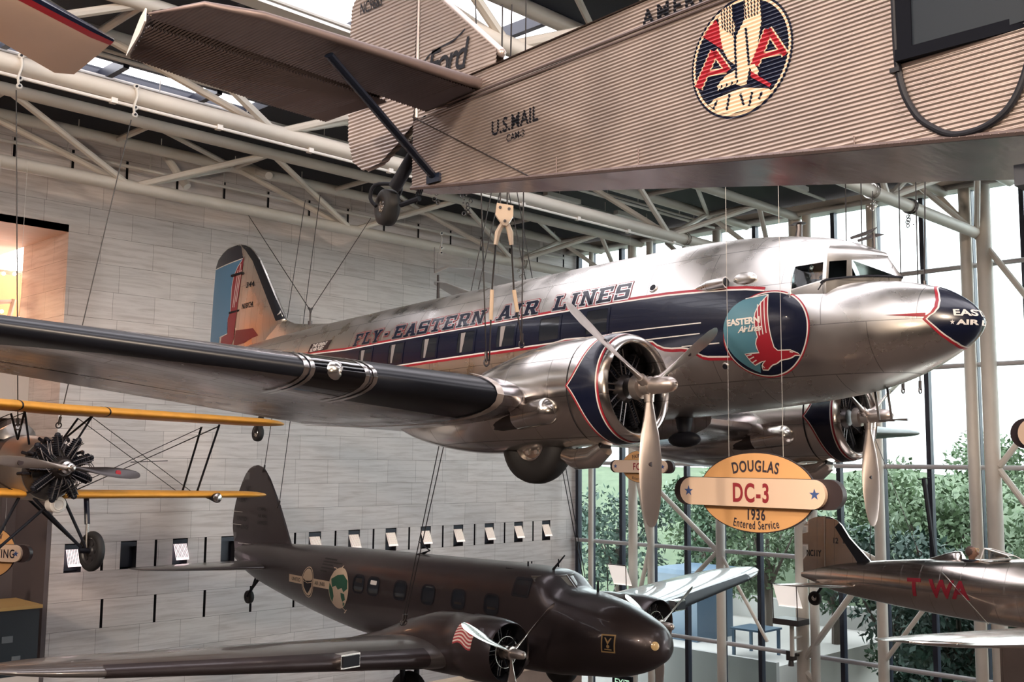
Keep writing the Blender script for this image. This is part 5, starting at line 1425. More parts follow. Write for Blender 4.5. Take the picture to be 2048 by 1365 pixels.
bm = BM(); sphere(bm, (.005, 0, .30), .115, 16, (1, .78, .98)); 
for v in bm.verts[:]:
    if v.co.x < -.085 and v.co.z < .345: v.co.x = -.085
obj('flying_helmet', bm, mat('leather_helmet', (.09, .055, .045), .6), AVI, 60)
bm = BM()
for q in (-1, 1): torus(bm, (-.108, q * .036, .335), (1, q * .3, 0), .03, .009, 16, 6)
obj('goggles', bm, M_brass, AVI)
bm = BM(); loft(bm, [[Vector((rx * math.cos(2 * PI * k / 18), ry * math.sin(2 * PI * k / 18), z)) for k in range(18)] for z, rx, ry in ((-.05, .15, .21), (.06, .14, .205), (.11, .10, .13), (.15, .07, .08))]); obj('flying_jacket', bm, mat('brown_flying_jacket', (.05, .03, .028), .7), AVI, 60)

# ================================================================ the yellow-winged biplane at the left edge
BIP = thing('biplane', 'biplane with yellow wings and exposed black radial engine at the left edge', 'airplane', pose(-1.553, .009, -.035, (7.99, 18.952, -.213)))
M_yel = vary(mat('yellow_doped_fabric', (.86, .40, .055), .45), (.3, 2, 1), 2.0, .22)
M_bfus = mat('black_fuselage_fabric', (.03, .028, .03), .4)
M_cowl = vary(mat('brushed_cowl_metal', (.36, .33, .30), .38, .7), s=3, amt=.15)
def bst(y, le, c, z, dih, tip):
    a = abs(y)
    if a > tip - .8:
        k = math.sqrt(max(.015, 1 - ((a - tip + .8) / .8) ** 2)); mid = le + c * .45
        return (a, mid - c * .45 * k, c * k, z + dih * a)
    return (a, le, c, z + dih * a)
for nm, le, c, z, dih, tip in (('upper_wing', .15, 1.32, 1.04, .012, 4.92), ('lower_wing', .75, 1.15, -.50, .018, 4.95)):
    for sy in (1, -1):
        ys = [.0 if nm == 'upper_wing' else .35, 1.2, 2.4, 3.4, tip - .8, tip - .55, tip - .3, tip - .12, tip - .03, tip]
        bm = BM(); loft(bm, wing_rings([bst(y, le, c, z, dih, tip) for y in ys], .15, .12, sy, 1)); w = obj(nm, bm, M_yel, BIP, 50)
        if nm == 'upper_wing':
            bm = BM(); y = .78
            rg = wing_rings([bst(y, le, c, z, dih, tip), bst(y + .03, le, c, z, dih, tip)], .145, .145, sy, 1, grow_=.006); patch_rings(bm, rg, 4, 32); obj('centre_joint', bm, M_black, w)
        else:
            bm = BM(); q = bst(3.45, le, c, z, dih, tip)
            lathe(bm, [(.45, .01), (.25, .05), (.06, .095), (.0, .105)], (q[1] - .08, sy * 3.45, q[3] - .05), (1, 0, 0), 18); obj('wing_lamp', bm, M_black, w)
            bm = BM(); lathe(bm, [(0, .10), (-.02, .09), (-.04, .05), (-.045, .004)], (q[1] - .08, sy * 3.45, q[3] - .05), (1, 0, 0), 18); obj('lamp_lens', bm, M_steel, w)
BT = [(.45, .40, -.50, .42, -.05, 2.0), (.7, .50, -.58, .50, -.05, 2.0), (1.1, .56, -.60, .52, -.05, 2.2), (1.9, .60, -.58, .48, -.02, 2.3), (2.6, .62, -.52, .44, 0, 2.3), (3.6, .56, -.45, .38, 0, 2.2), (5.2, .42, -.28, .22, .05, 2.1), (6.5, .28, -.05, .05, .1, 2.0)]
bm = BM(); loft(bm, [se_ring(*r) for r in smooth_tab(BT, 4)]); bf = obj('fuselage', bm, M_bfus, BIP, 45)
bm = BM(); loft(bm, [se_ring(s, zt + .012, zb - .012, w + .012, zm, n) for s, zt, zb, w, zm, n in smooth_tab(BT[1:4], 4)]); obj('engine_cowl', bm, M_cowl, bf, 45)
bm = BM()
rr = []
for s, q in ((2.05, .1), (2.25, 1.0), (2.75, .75), (3.3, .1)):
    rr.append([Vector((s, .36 * q ** .5 * math.cos(PI * i / 12), .52 + .34 * q * math.sin(PI * i / 12))) for i in range(13)])
loft(bm, rr); obj('cockpit_fairing', bm, M_cowl, bf, 60)
eng = radial_engine(BIP, (.28, 0, 0), (1, 0, 0), .62, 9, mats=[M_black, M_dsteel], depth=.3)
bm = BM()
for k in range(9):
    a = 2 * PI * (k + .5) / 9 + .12; d = Vector((0, math.cos(a), math.sin(a)))
    tube(bm, spline([Vector((.34, 0, 0)) + d * .5, Vector((.46, 0, 0)) + d * .56, Vector((.58, 0, 0)) + d * .50, Vector((.75, 0, 0)) + d * .56], 4), .03, 8)
torus(bm, (.50, 0, 0), (1, 0, 0), .42, .04, 36, 8)
obj('exhaust_manifold', bm, M_black, eng)
bm = BM()
random.seed(11)
for k in range(26):
    a = random.uniform(0, 2 * PI); r1, r2 = random.uniform(.16, .3), random.uniform(.38, .58)
    d = Vector((0, math.cos(a), math.sin(a))); e = Vector((0, math.cos(a + .35), math.sin(a + .35)))
    tube(bm, spline([Vector((.05, 0, 0)) + d * r1, Vector((-.04, 0, 0)) + d * (r1 + r2) / 2, Vector((.06, 0, 0)) + e * r2], 4), .008, 5)
obj('ignition_wire', bm, M_dsteel, eng)
bm = BM()
lathe(bm, [(.10, .13), (-.02, .11), (-.05, .07), (-.10, .075), (-.20, .075), (-.22, .05), (-.26, .045), (-.27, .01)], (0, 0, 0), (1, 0, 0), 20)
pr = obj('propeller', bm, M_steel, BIP)
for k in range(2):
    rd = Vector((0, -math.cos(.07), -math.sin(.07))) * (1 if k == 0 else -1)
    b = BM(); blade(b, (-.15, 0, 0), (1, 0, 0), rd, 1.32, [(r * .751, c * .80, t) for r, c, t in CHORDS], hand=-1)
    lathe(b, [(-.03, .05), (.03, .05)], Vector((-.15, 0, 0)) + rd * .88, (1, 0, 0), 16, mi=1)
    obj('blade', b, [M_dsteel if k == 0 else M_prop, M_red if k == 0 else M_brown], pr, 50)
def rods(name, lst, r, m, flat=1.0):
    for a, b in lst:
        bm = BM(); tube(bm, [a, b], r, 8, flat=flat); obj(name, bm, m, BIP)
rods('interplane_strut', [((1.66, s * 3.2, -.44), (1.05, s * 3.2, .95)) for s in (1, -1)] + [((1.06, s * 3.2, -.40), (.36, s * 3.2, .98)) for s in (1, -1)], .022, M_black)
rods('cabane_strut', [((1.25, s * .4, .5), (1.1, s * .62, .95)) for s in (1, -1)] + [((.72, s * .4, .40), (.50, s * .62, .98)) for s in (1, -1)] + [((1.25, s * .4, .5), (.50, s * .62, .98)) for s in (1, -1)], .02, M_black)
rods('flying_wire', [((.9, s * .4, -.5), (.4, s * 3.2, .95)) for s in (1, -1)] + [((1.3, s * .4, -.5), (1.0, s * 3.2, .95)) for s in (1, -1)] + [((.95, s * .4, -.5), (.45, s * 3.25, .95)) for s in (1, -1)] + [((.5, s * .62, .95), (1.06, s * 3.2, -.45)) for s in (1, -1)] + [((1.1, s * .62, .95), (1.66, s * 3.2, -.45)) for s in (1, -1)] + [((.72, s * 1.55, .16), (.78, s * 2.35, .22)) for s in (1, -1)], .008, M_cable)
rods('gear_strut', [((2.6, s * .38, -.55), (1.0, s * .86, -1.47)) for s in (1, -1)] + [((.95, s * .38, -.5), (.82, s * .86, -1.47)) for s in (1, -1)] + [((.8, -s * .2, -.55), (.8, s * .75, -1.45)) for s in (1, -1)], .028, M_black)
for s in (1, -1):
    bm = BM(); tube(bm, [(1.0, s * .86, -.50), (.86, s * .86, -1.02)], .05, 10); tube(bm, [(.86, s * .86, -1.02), (.82, s * .86, -1.46)], .028, 10, mi=1); obj('shock_strut', bm, [M_navy, M_steel], BIP)
    bm = BM(); tube(bm, [(.80, s * .72, -1.5), (.80, s * 1.0, -1.52)], .05, 10); ax_ = obj('axle', bm, M_black, BIP)
    wheel_parts(ax_, (.80, s * .96, -1.52), (-.12, 1, .0), .37, .14, .25, M_tyre, M_bfus)
bm = BM(); lathe(bm, [(.25, .14), (.0, .15), (-.02, .13), (-.03, .06), (-.03, .01)], (.45, -.1, -.66), (1, 0, 0), 24); torus(bm, (.42, -.1, -.66), (1, 0, 0), .09, .012, 20, 6); obj('oil_tank', bm, M_wht, BIP)
bm = BM(); loft(bm, [[Vector((x, .02 * s, z)) for s in (1, -1) for x, z in (((5.8, .2), (6.2, 1.0), (6.6, 1.05), (6.75, .6), (6.6, -.05)) if s > 0 else ((6.6, -.05), (6.75, .6), (6.6, 1.05), (6.2, 1.0), (5.8, .2)))]] * 1) if 0 else prism(bm, [(5.7, .25), (6.15, 1.0), (6.55, 1.05), (6.75, .6), (6.6, -.05)], lambda a, b: Vector((a, -.02, b)), lambda a, b: Vector((a, .02, b)))
obj('tail_fin', bm, M_yel, BIP, 0)
bm = BM(); box(bm, (5.7, -1.5, .2), (6.5, 1.5, .24)); obj('stabilizer', bm, M_yel, BIP, 0)

# ================================================================ cream wing reaching in at the upper left
CRW = thing('airplane_wing', 'cream airplane wing with dark leading edge and red pinstripe at the upper left', 'wing', Matrix.Translation(W(0, 0, 3.0)))
M_cr = vary(mat('cream_wing_fabric', (.70, .50, .40), .35), (1, .3, 1), 1.6, .2)
# outline in plan, tip at the right; leading edge towards the viewer's side
LE0, LE1 = Vector((3.29, 7.30)), Vector((-4.0, 3.9))
bm = BM()
rings = []
for k, (p, q, th) in enumerate((((3.24, 7.28), (3.34, 8.20), .035), ((3.05, 7.19), (3.22, 8.28), .08), ((2.6, 6.98), (2.67, 7.92), .11), ((.5, 6.0), (.5, 7.1), .16), ((-4.0, 3.9), (-4.1, 5.3), .2))):
    p, q = Vector(p), Vector(q); ring = []
    for x, h in naca(.14, .02, n=10):
        c = p + (q - p) * x
        ring.append(Vector((c.x, c.y, h / .14 * th)))
    rings.append(ring)
loft(bm, rings); cw = obj('wing_panel', bm, M_cr, CRW, 50)
bm = BM()
def shiftr(r, d): return [v + Vector((0, 0, 0)) for v in r]
for a, b, i0, i1, mi, g in ((0, 5, 6, 11, 0, .006), (0, 5, 11, 12, 1, .007)):
    rr = []
    for r in rings[a:b]:
        c = sum(r, Vector()) / len(r); L = len(r)
        o2 = []
        for i in range(i0, i1 + 1):
            d = (r[i % L] - c); o2.append(r[i % L] + Vector((d.x * .004, d.y * .004 - g * .6, math.copysign(g, d.z))))
        rr.append([bm.verts.new(p) for p in o2])
    for x, y in zip(rr, rr[1:]): ring_faces(bm, x, y, False, mi)
obj('leading_edge_paint', bm, [M_navy, M_red], cw, 60)
# ================================================================ hanging signs
def oval_sign(label, M, rx, rz, bl, bh, texts, group='oval aircraft name signs', shade=1.0, wires=(), stars=True, panel=True):
    """M: local u to the right, v up, w towards the viewer"""
    t = thing('oval_sign', label, 'sign', M, group)
    if panel:
        bm = BM(); prism(bm, circle2((0, 0), rx, 64, rz), lambda a, b: Vector((a, b, -.03)), lambda a, b: Vector((a, b, .0))); obj('sign_edge', bm, M_brown, t, 30)
        bm = BM(); prism(bm, circle2((0, 0), rx * .985, 64, rz * .975), lambda a, b: Vector((a, b, 0)), lambda a, b: Vector((a, b, .006))); obj('sign_panel', bm, M_tan, t, 30)
    pill = lambda L, h: [(L / 2 - h / 2 + h / 2 * math.cos(a), h / 2 * math.sin(a)) for a in [PI * (i / 14 - .5) for i in range(15)]] + [(-L / 2 + h / 2 - h / 2 * math.cos(a), h / 2 * math.sin(a)) for a in [PI * (.5 - i / 14) for i in range(15)]]
    bm = BM(); prism(bm, pill(bl, bh), lambda a, b: Vector((a, b, -.05)), lambda a, b: Vector((a, b, .055))); bb = obj('banner_back', bm, M_brown, t, 30)
    bm = BM(); prism(bm, pill(bl * .865, bh * .97), lambda a, b: Vector((a - bl * .012, b, .05)), lambda a, b: Vector((a - bl * .012, b, .12))); obj('banner', bm, M_cream, t, 30)
    if stars:
        bm = BM()
        for s in (-1, 1): merge(bm, wrap(flat_polys([[star2((s * bl * .375 - bl * .012, 0), bh * .2)]]), lambda u, v: Vector((u, v, .123))))
        obj('star', bm, mat('star_blue', (.05, .10, .28), .5), t, 0)
    for tx, sz, bold, sx, y, m, arc, z in texts:
        bm = text_flat(tx, sz, bold, 0, sx, 1.15, 'CENTER')
        def fn(u, v):
            if not arc: return Vector((u, y + v, z))
            r = abs(arc)
            a = u / r
            return Vector((math.sin(a) * (r + (v if arc > 0 else -v)), y + (math.cos(a) * (r + v) - r if arc > 0 else r - math.cos(a) * (r - v)), z))
        wrap(bm, fn, .04 if arc else None); obj('lettering', bm, m, t, 0)
    for u, v, ln in wires:
        bm = BM(); tube(bm, [(u, v, -.01), (u, v + ln, -.01)], .0035, 5); obj('hanging_wire', bm, M_pipe, t)
    return t
def face_left(x, y, z):   # sign standing in a plane of constant x, read from the viewer's side
    return Matrix(((0, 0, -1, x), (-1, 0, 0, y), (0, 1, 0, z + H), (0, 0, 0, 1)))
M_ink = mat('dark_sign_ink', (.03, .022, .035), .5); M_inkr = mat('red_sign_ink', (.32, .02, .03), .5)
oval_sign('large oval orange sign on wires in front of the silver airliner, reading DC-3', face_left(12.0, 7.44, -.385), .86, .515, 2.46, .37,
          [('DOUGLAS', .20, .005, .66, .27, M_ink, 1.7, .012), ('DC-3', .33, .009, .66, -.115, M_inkr, 0, .124), ('1936', .19, .005, .66, -.345, M_ink, 0, .012), ('Entered Service', .15, .002, .62, -.465, M_ink, -1.7, .012)],
          wires=((-.40, .42, 6.6), (.40, .42, 6.6)))
oval_sign('smaller oval sign behind the propeller blade, in front of the window wall', face_left(24.0, 18.53, -.15), .72, .46, 2.22, .36,
          [('FAIRCHILD', .15, .003, .8, .25, M_ink, 1.4, .012), ('FC-2', .26, .006, .8, -.09, M_inkr, 0, .124), ('Entered Service', .12, .001, .8, -.39, M_ink, -1.5, .012)], wires=((-.4, .38, 6.4), (.4, .38, 6.4)))
oval_sign('round sign at the lower left edge behind the biplane landing gear, reading Mailwing', Matrix(((.5, 0, -.866, 8.55), (-.866, 0, -.5, 23.95), (0, 1, 0, -2.05 + H), (0, 0, 0, 1))), .66, .54, 2.1, .36,
          [('PITCAIRN', .16, .003, .75, .32, M_ink, 1.1, .012), ('PA-5 MAILWING', .25, .004, .72, -.09, M_ink, 0, .124), ('1927', .14, .004, .8, -.33, M_ink, 0, .012), ('Entered Service', .10, .001, .8, -.45, M_ink, -1.0, .012)], wires=((-.35, .42, 8.2), (.35, .42, 8.2)))
oval_sign('sign at the right edge, only its dark rounded banner end in view', face_left(18.0, 5.14, .5), .7, .4, 2.5, .49, [], stars=False, wires=((-.4, .3, 6.0), (.4, .3, 6.0)))

# ================================================================ suspension cables and hoist
def cable(name, a, b, label, r=.010, hook=True, group='steel suspension cables', twin=None):
    t = thing(name, label, 'cable', Matrix.Translation(W(*b)), group)
    off = W(*b)
    bm = BM(); tube(bm, [W(*a) - off, W(*b) - off], r, 6)
    obj('wire_rope', bm, M_cable, t)
    d = (W(*a) - W(*b)).normalized()
    if hook:
        bm = BM(); tube(bm, [d * .02, d * .16], r * 2.6, 8); torus(bm, (0, 0, 0), frame_of(d)[0], .05, .013, 18, 6); obj('shackle', bm, M_dsteel, t)
    return t
EYE = (13.969, 20.319, 2.96)
cable('suspension_cable', (15.4, 25.5, 6.65), (13.983, 20.331, 3.36), 'left leg of the V-shaped cable over the airliner tail')
cable('suspension_cable', (19.63, 25.5, 7.3), (13.983, 20.331, 3.36), 'right leg of the V-shaped cable over the airliner tail')
cable('tail_chain', (13.983, 20.331, 3.36), EYE, 'short chain between the V cable and the airliner tail', .02)
cable('suspension_cable', (8.82, 18.9, 6.33), (8.07, 19.6, .55), 'slanting cable from the second swan-neck hook down to the biplane engine mount')
cable('suspension_cable', (6.71, 18.9, 6.36), (7.35, 19.6, .5), 'cable from the leftmost swan-neck hook in front of the gallery opening')
cable('suspension_cable', (10.08, 10.78, 6.8), (10.68, 11.07, 1.40), 'vertical cable left of the hoist block, down to the airliner nacelle')
cable('suspension_cable', (10.67, 10.32, 6.8), (11.08, 10.75, 1.68), 'vertical cable right of the hoist block')
cable('suspension_cable', (16.27, 24.07, 7.0), (16.1, 25.38, -.36), 'left one of the two cables down to the grey tail fin')
cable('suspension_cable', (16.19, 23.26, 7.0), (16.12, 24.62, -1.30), 'right one of the two cables down to the grey tail fin')
cable('suspension_cable', (13.93, 13.81, 7.0), (13.32, 16.02, -3.10), 'left strand of the twin cable to the grey near wing')
cable('suspension_cable', (14.06, 13.68, 7.0), (13.36, 16.00, -3.10), 'right strand of the twin cable to the grey near wing')
cable('suspension_cable', (15.27, 15.62, 7.0), (17.43, 14.97, -2.72), 'left strand of the twin cable to the grey nose')
cable('suspension_cable', (15.41, 15.48, 7.0), (17.47, 14.95, -2.72), 'right strand of the twin cable to the grey nose')
for k, (x, y) in enumerate(((16.2, 8.2), (16.35, 8.0), (16.9, 7.6), (17.1, 7.4))):
    cable('suspension_cable', (x, y, 8.3), (x + .05, y + .1, 1.2), ('first', 'second', 'third', 'fourth')[k] + ' from the left of four thin cables behind the airliner roof', .011)
cable('suspension_cable', (14.6, 6.1, 7.0), (14.3, 6.15, 2.35), 'cable behind the cockpit aerial of the silver airliner')
cable('suspension_cable', (22.0, 10.55, 6.0), (22.0, 10.85, -2.25), 'cable reaching down to the small monoplane tail')
cable('suspension_cable', (22.0, 10.9, 1.2), (22.0, 9.76, -1.86), 'thin slanting wire above the small monoplane fuselage', .007)
t = thing('black_mast', 'thin black tapered mast rising behind the small monoplane', 'mast', Matrix.Translation(W(23.0, 9.85, -2.2)))
bm = BM(); tube(bm, [(0, 0, 0), (0, .19, 1.87)], [.04, .055], 8); tube(bm, [(0, .32, 1.86), (0, .08, 1.90)], .014, 6); obj('pole', bm, M_black, t)
bm = BM(); tube(bm, [(0.02, -.02, 0), (0, .12, 1.5)], .022, 6); obj('stay', bm, M_black, t)
# yellow hoist block with two sleeved slings
t = thing('hoist_block', 'pale yellow hoist block with two sleeved slings above the silver airliner', 'hoist', Matrix.Translation(W(10.72, 10.76, 3.54)))
M_hoist = mat('cream_yellow_enamel', (.80, .60, .42), .4)
R0 = Matrix.Rotation(math.radians(-45), 3, 'Z')
def hp(u, v, w): return R0 @ Vector((u, w, v))
bm = BM(); prism(bm, [(-.12, .17), (.12, .13), (.12, -.02), (.03, -.17), (-.03, -.16), (-.14, .0)], lambda a, b: hp(a, b, -.06), lambda a, b: hp(a, b, .06)); obj('block', bm, M_hoist, t, 30)
bm = BM()
for u, v in ((-.07, .10), (.06, .08), (.0, -.10)): lathe(bm, [(-.07, .022), (.07, .022)], hp(u, v, 0), hp(0, 0, 1), 12)
obj('bolt', bm, M_dsteel, t)
bm = BM(); tube(bm, [hp(-.03, -.12, 0), hp(-.10, -.26, 0), hp(-.13, -.44, 0)], [.035, .045, .03], 8); tube(bm, [hp(.03, -.12, 0), hp(.08, -.26, 0), hp(.10, -.44, 0)], [.035, .045, .03], 8); obj('sling_end', bm, M_hoist, t)
for s in (-1, 1):
    bm = BM(); tube(bm, [hp(.05 * s - .02, .14, 0), hp(.07 * s, 3.2, 0)], .012, 6); obj('hoist_rope', bm, M_cable, t)
    p0 = Vector((10.72, 10.76, 3.54)); tgt = (Vector((10.68, 10.97, 2.46)) if s < 0 else Vector((10.9, 10.74, 2.46))) - p0
    end = (Vector((10.72, 11.05, 1.42)) if s < 0 else Vector((11.06, 10.72, 1.70))) - p0
    a = hp(-.13, -.44, 0) if s < 0 else hp(.10, -.44, 0)
    bm = BM(); tube(bm, [a, tgt], .014, 6); tube(bm, [tgt, end], .012, 6); obj('sling', bm, M_cable, t)
    m = tgt + (end - tgt) * .42
    bm = BM(); tube(bm, [tgt, m], .030, 8); obj('sling_sleeve', bm, M_hoist, t)
# swan-neck hooks and shackle clusters on the trusses
def swan(x, y, z, label, k=1.0):
    t = thing('swan_neck_hook', label, 'hook', Matrix.Translation(W(x, y, z)), 'swan neck hooks on the roof trusses')
    bm = BM(); tube(bm, spline([(0, -.17, .27), (.02, -.20, .12), (.0, -.21, .0), (-.03, -.20, -.14), (0, -.18, -.30)], 4), .035 * k, 8, flat=.6)
    for q in (.27, -.14, -.28): torus(bm, (0, -.19, q), (.2, 1, 0), .035, .02, 14, 6)
    obj('strap', bm, M_pipe, t)
    bm = BM()
    for q in (.27, -.14, -.28): lathe(bm, [(-.03, .022), (.03, .022)], (0, -.2, q), (.2, 1, 0), 10)
    obj('pin', bm, M_black, t)
swan(6.69, 18.9, 6.66, 'leftmost swan-neck hook on the big truss tube'); swan(8.80, 18.9, 6.66, 'second swan-neck hook on the big truss tube, beside the corrugated stabilizer')
swan(19.2, 21.95, 5.95, 'small hook above the pale wing tips behind the airliner', .7)
def clamp(x, y, z, label, n=5):
    t = thing('shackle_cluster', label, 'hook', Matrix.Translation(W(x, y, z)), 'shackle clusters under the roof trusses')
    random.seed(int(x * 7)); bm = BM(); torus(bm, (0, 0, .12), (1, 0, 0), .19, .02, 24, 6); torus(bm, (.14, 0, .12), (1, 0, 0), .19, .02, 24, 6)
    for k in range(n):
        torus(bm, (random.uniform(-.08, .2), random.uniform(-.12, .12), -.15 - .09 * k), (random.random(), random.random(), .3), .045, .014, 12, 5)
        sphere(bm, (random.uniform(-.05, .16), random.uniform(-.1, .1), -.12 - .09 * k), .022, 6)
    obj('shackles', bm, M_dsteel if n > 3 else M_steel, t)
clamp(16.4, 18.9, 6.65, 'shackle cluster left of the hoist block'); clamp(17.4, 18.9, 6.6, 'shackle cluster right of the hoist block', 6); clamp(26.6, 18.9, 6.7, 'tube clamp near the window end of the middle truss', 2)
clamp(26.2, 25.5, 6.7, 'tube clamp by the last node of the wall truss', 3); clamp(27.1, 12.0, 6.7, 'tube clamp above the cockpit on the front truss', 4); clamp(24.9, 12.0, 6.7, 'tube clamp just right of the cockpit aerial mast', 3)
# pale biplane tips of a far aircraft behind the airliner roof
t = thing('pale_airplane_wing', 'pale airplane wings with a strut, seen behind the silver airliner roof', 'wing', Matrix.Translation(W(19.2, 22.0, 5.0)))
M_pale = mat('pale_wing_fabric', (.62, .60, .60), .4)
def airf(bm, pts, ch):
    loft(bm, [[Vector((p[0], p[1] + (x - .4) * c, p[2] + h * c)) for x, h in naca(.12, .03, n=10)] for p, c in zip(pts, ch)])
bm = BM(); airf(bm, [(0, 0, .12), (.3, 0, .30), (1.3, 0, .38), (3.2, 0, .20), (6.0, 0, -.2)], [.08, .55, .9, 1.0, 1.0]); obj('upper_wing', bm, M_pale, t, 60)
bm = BM(); airf(bm, [(0, 0, -.11), (.25, 0, -.13), (1.3, 0, -.36), (3.2, 0, -.8)], [.08, .5, .9, .9]); obj('lower_wing', bm, M_pale, t, 60)
bm = BM(); tube(bm, [(.12, 0, .1), (.14, 0, -.7)], [.03, .045], 6); tube(bm, [(-.03, 0, .85), (-.02, 0, .14)], .012, 5); obj('strut', bm, M_dsteel, t)

# ================================================================ lamps on the window columns
def flood(y, z, label):
    t = thing('flood_lamp', label, 'lamp', Matrix.Translation(W(31.3, y, z)), 'glowing flood lamps on the window columns')
    bm = BM(); rows = [[bm.verts.new(Vector((-.75 + .35 * math.sin(q * .5), s * .42, .75 - q * .42 + .06 * q * q))) for s in (-1, 1)] for q in range(5)]
    rows2 = [[bm.verts.new(v.co + Vector((.03, 0, .03))) for v in r] for r in rows]
    for a, b in zip(rows, rows[1:]): ring_faces(bm, a, b, False)
    obj('reflector', bm, mat('lit_reflector', (.9, .85, .8), .5, emit=(1, .90, .84), es=.30), t)
    bm = BM(); box(bm, (-.75, -.45, -.5), (-.05, .45, -.32)); 
    for s in (-1, 1): tube(bm, [(-.72, s * .43, -.4), (-.78, s * .43, .75)], .018, 6)
    tube(bm, [(-.80, -.45, .77), (-.80, .45, .77)], .02, 6); obj('frame', bm, M_dsteel, t)
    bm = BM(); tube(bm, [(-.35, 0, -.5), (-.35, 0, -1.5)], .07, 10); tube(bm, [(-.35, 0, -.95), (.45, 0, -.95)], .035, 8); tube(bm, [(-.35, 0, -1.4), (.45, 0, -1.4)], .035, 8); obj('bracket', bm, M_white, t)
flood(24.75, -4.5, 'glowing flood lamp behind the grey nose'); flood(17.95, -4.6, 'glowing flood lamp on the column left of the small monoplane')
t = thing('camera_unit', 'small dark box clamped low on the heavy window column', 'lamp', Matrix.Translation(W(31.4, 18.2, -6.2)))
bm = BM(); box(bm, (-.2, -.12, -.1), (.05, .12, .2)); tube(bm, [(.0, -.1, .05), (.3, -.16, .05)], .04, 6); lathe(bm, [(0, .1), (.16, .08)], (-.1, 0, -.28), (0, 0, 1), 12); obj('housing', bm, M_dsteel, t, 30)
# exit sign and the low displays along the lower edge of the view
t = thing('exit_sign', 'dark EXIT sign with pale green letters below the grey nose', 'sign', face_left(28.9, 23.2, -7.42))
bm = BM(); box(bm, (-.42, -.24, -.08), (.42, .24, 0)); obj('case', bm, M_black, t, 0)
bm = text_flat('EXIT', .34, .004, 0, .9, 1.0, 'CENTER'); wrap(bm, lambda u, v: Vector((u, v - .12, .006))); obj('lettering', bm, mat('exit_letters', (.5, .7, .55), .5, emit=(.55, .9, .65), es=.35), t, 0)
bm = BM(); tube(bm, [(0, .24, -.04), (0, 1.6, -.04)], .02, 6); obj('stem', bm, M_black, t)
t = thing('display_wall', 'beige low display wall under the grey airliner', 'display', Matrix.Translation(W(21, 25.5, -H)))
bm = BM(); box(bm, (-2, 0, 0), (8.5, .3, 2.6)); obj('panel', bm, vary(mat('tan_display_wall', (.42, .28, .22), .7), s=1.5, amt=.3), t, 0)
bm = BM(); box(bm, (-2.05, -.05, 2.55), (8.55, .35, 2.68)); obj('cornice', bm, M_cream, t, 0)
t = thing('display_dome', 'blue-grey exhibit with a red centre at the bottom edge', 'display', Matrix.Translation(W(13.0, 21.0, -5.6)))
bm = BM(); sphere(bm, (0, 0, 0), 1.35, 32, (1, .5, .34)); obj('shell', bm, mat('blue_grey_paint', (.16, .20, .27), .4), t, 60)
bm = BM(); sphere(bm, (.0, -.02, .02), .75, 32, (.95, .9, .62)); obj('red_centre', bm, mat('faded_red_paint', (.50, .10, .11), .4), t, 60)
bm = BM(); tube(bm, [(0, 0, -.2), (0, 0, -4.0)], .08, 10); obj('stand', bm, M_dsteel, t)
t = thing('red_display_dome', 'small red exhibit peeking up beside the grey airliner wheel', 'display', Matrix.Translation(W(14.2, 18.6, -5.55)))
bm = BM(); sphere(bm, (0, 0, 0), .42, 24, (1, .8, .5)); obj('shell', bm, mat('orange_red_paint', (.52, .12, .07), .4), t, 60)
bm = BM(); tube(bm, [(0, 0, 0), (0, 0, -4.0)], .06, 8); obj('stand', bm, M_dsteel, t)
# glass display case with a yellow edged top, lower left
t = thing('display_case', 'dark glass display case with yellow edged lid at the lower left corner', 'display', Matrix.Translation(W(9.6, 27.2, -4.62)))
bm = BM(); box(bm, (-3, -.6, -.6), (1.15, 1.0, .95)); obj('case_interior', bm, mat('dark_case', (.012, .018, .026), .3), t, 0)
bm = BM(); box(bm, (-3.1, -.65, .95), (1.2, 1.05, 1.03)); obj('lid', bm, mat('yellow_edge', (.55, .34, .12), .45), t, 0)
bm = BM(); box(bm, (-3.1, -.65, -4.7), (1.2, 1.05, -.6)); obj('plinth', bm, mat('white_plinth', (.68, .64, .62), .6), t, 0)
bm = BM(); box(bm, (-3.05, .9, 1.03), (.5, 1.0, 1.75)); obj('glass_back', bm, mat('pale_blue_panel', (.45, .50, .53), .4), t, 0)
for k, (x, z, w_) in enumerate(((.3, .2, .25), (-.4, .0, .3), (.55, -.25, .2), (-.9, .35, .22))):
    bm = BM(); box(bm, (x, -.62, z), (x + w_, -.605, z + w_ * .6)); obj('exhibit_label', bm, mat('grey_label', (.12, .14, .16), .5), t, 0)
# dark box under the corrugated belly, taken for its wheel fender
t = thing('wheel_fender', 'dark navy box hanging under the corrugated belly at the right edge', 'wheel_fender', Matrix.Translation(W(7.05, 2.28, 1.80)))
bm = BM(); box(bm, (-.1, -.5, -.035), (.45, .105, .10)); obj('case', bm, mat('navy_box', (.012, .02, .04), .5), t, 0)
bm = BM(); tube(bm, [(.1, 0, .1), (.1, 0, .2)], .02, 6); tube(bm, [(.1, -.3, .1), (.1, -.3, .2)], .02, 6); obj('bracket', bm, M_dsteel, t)

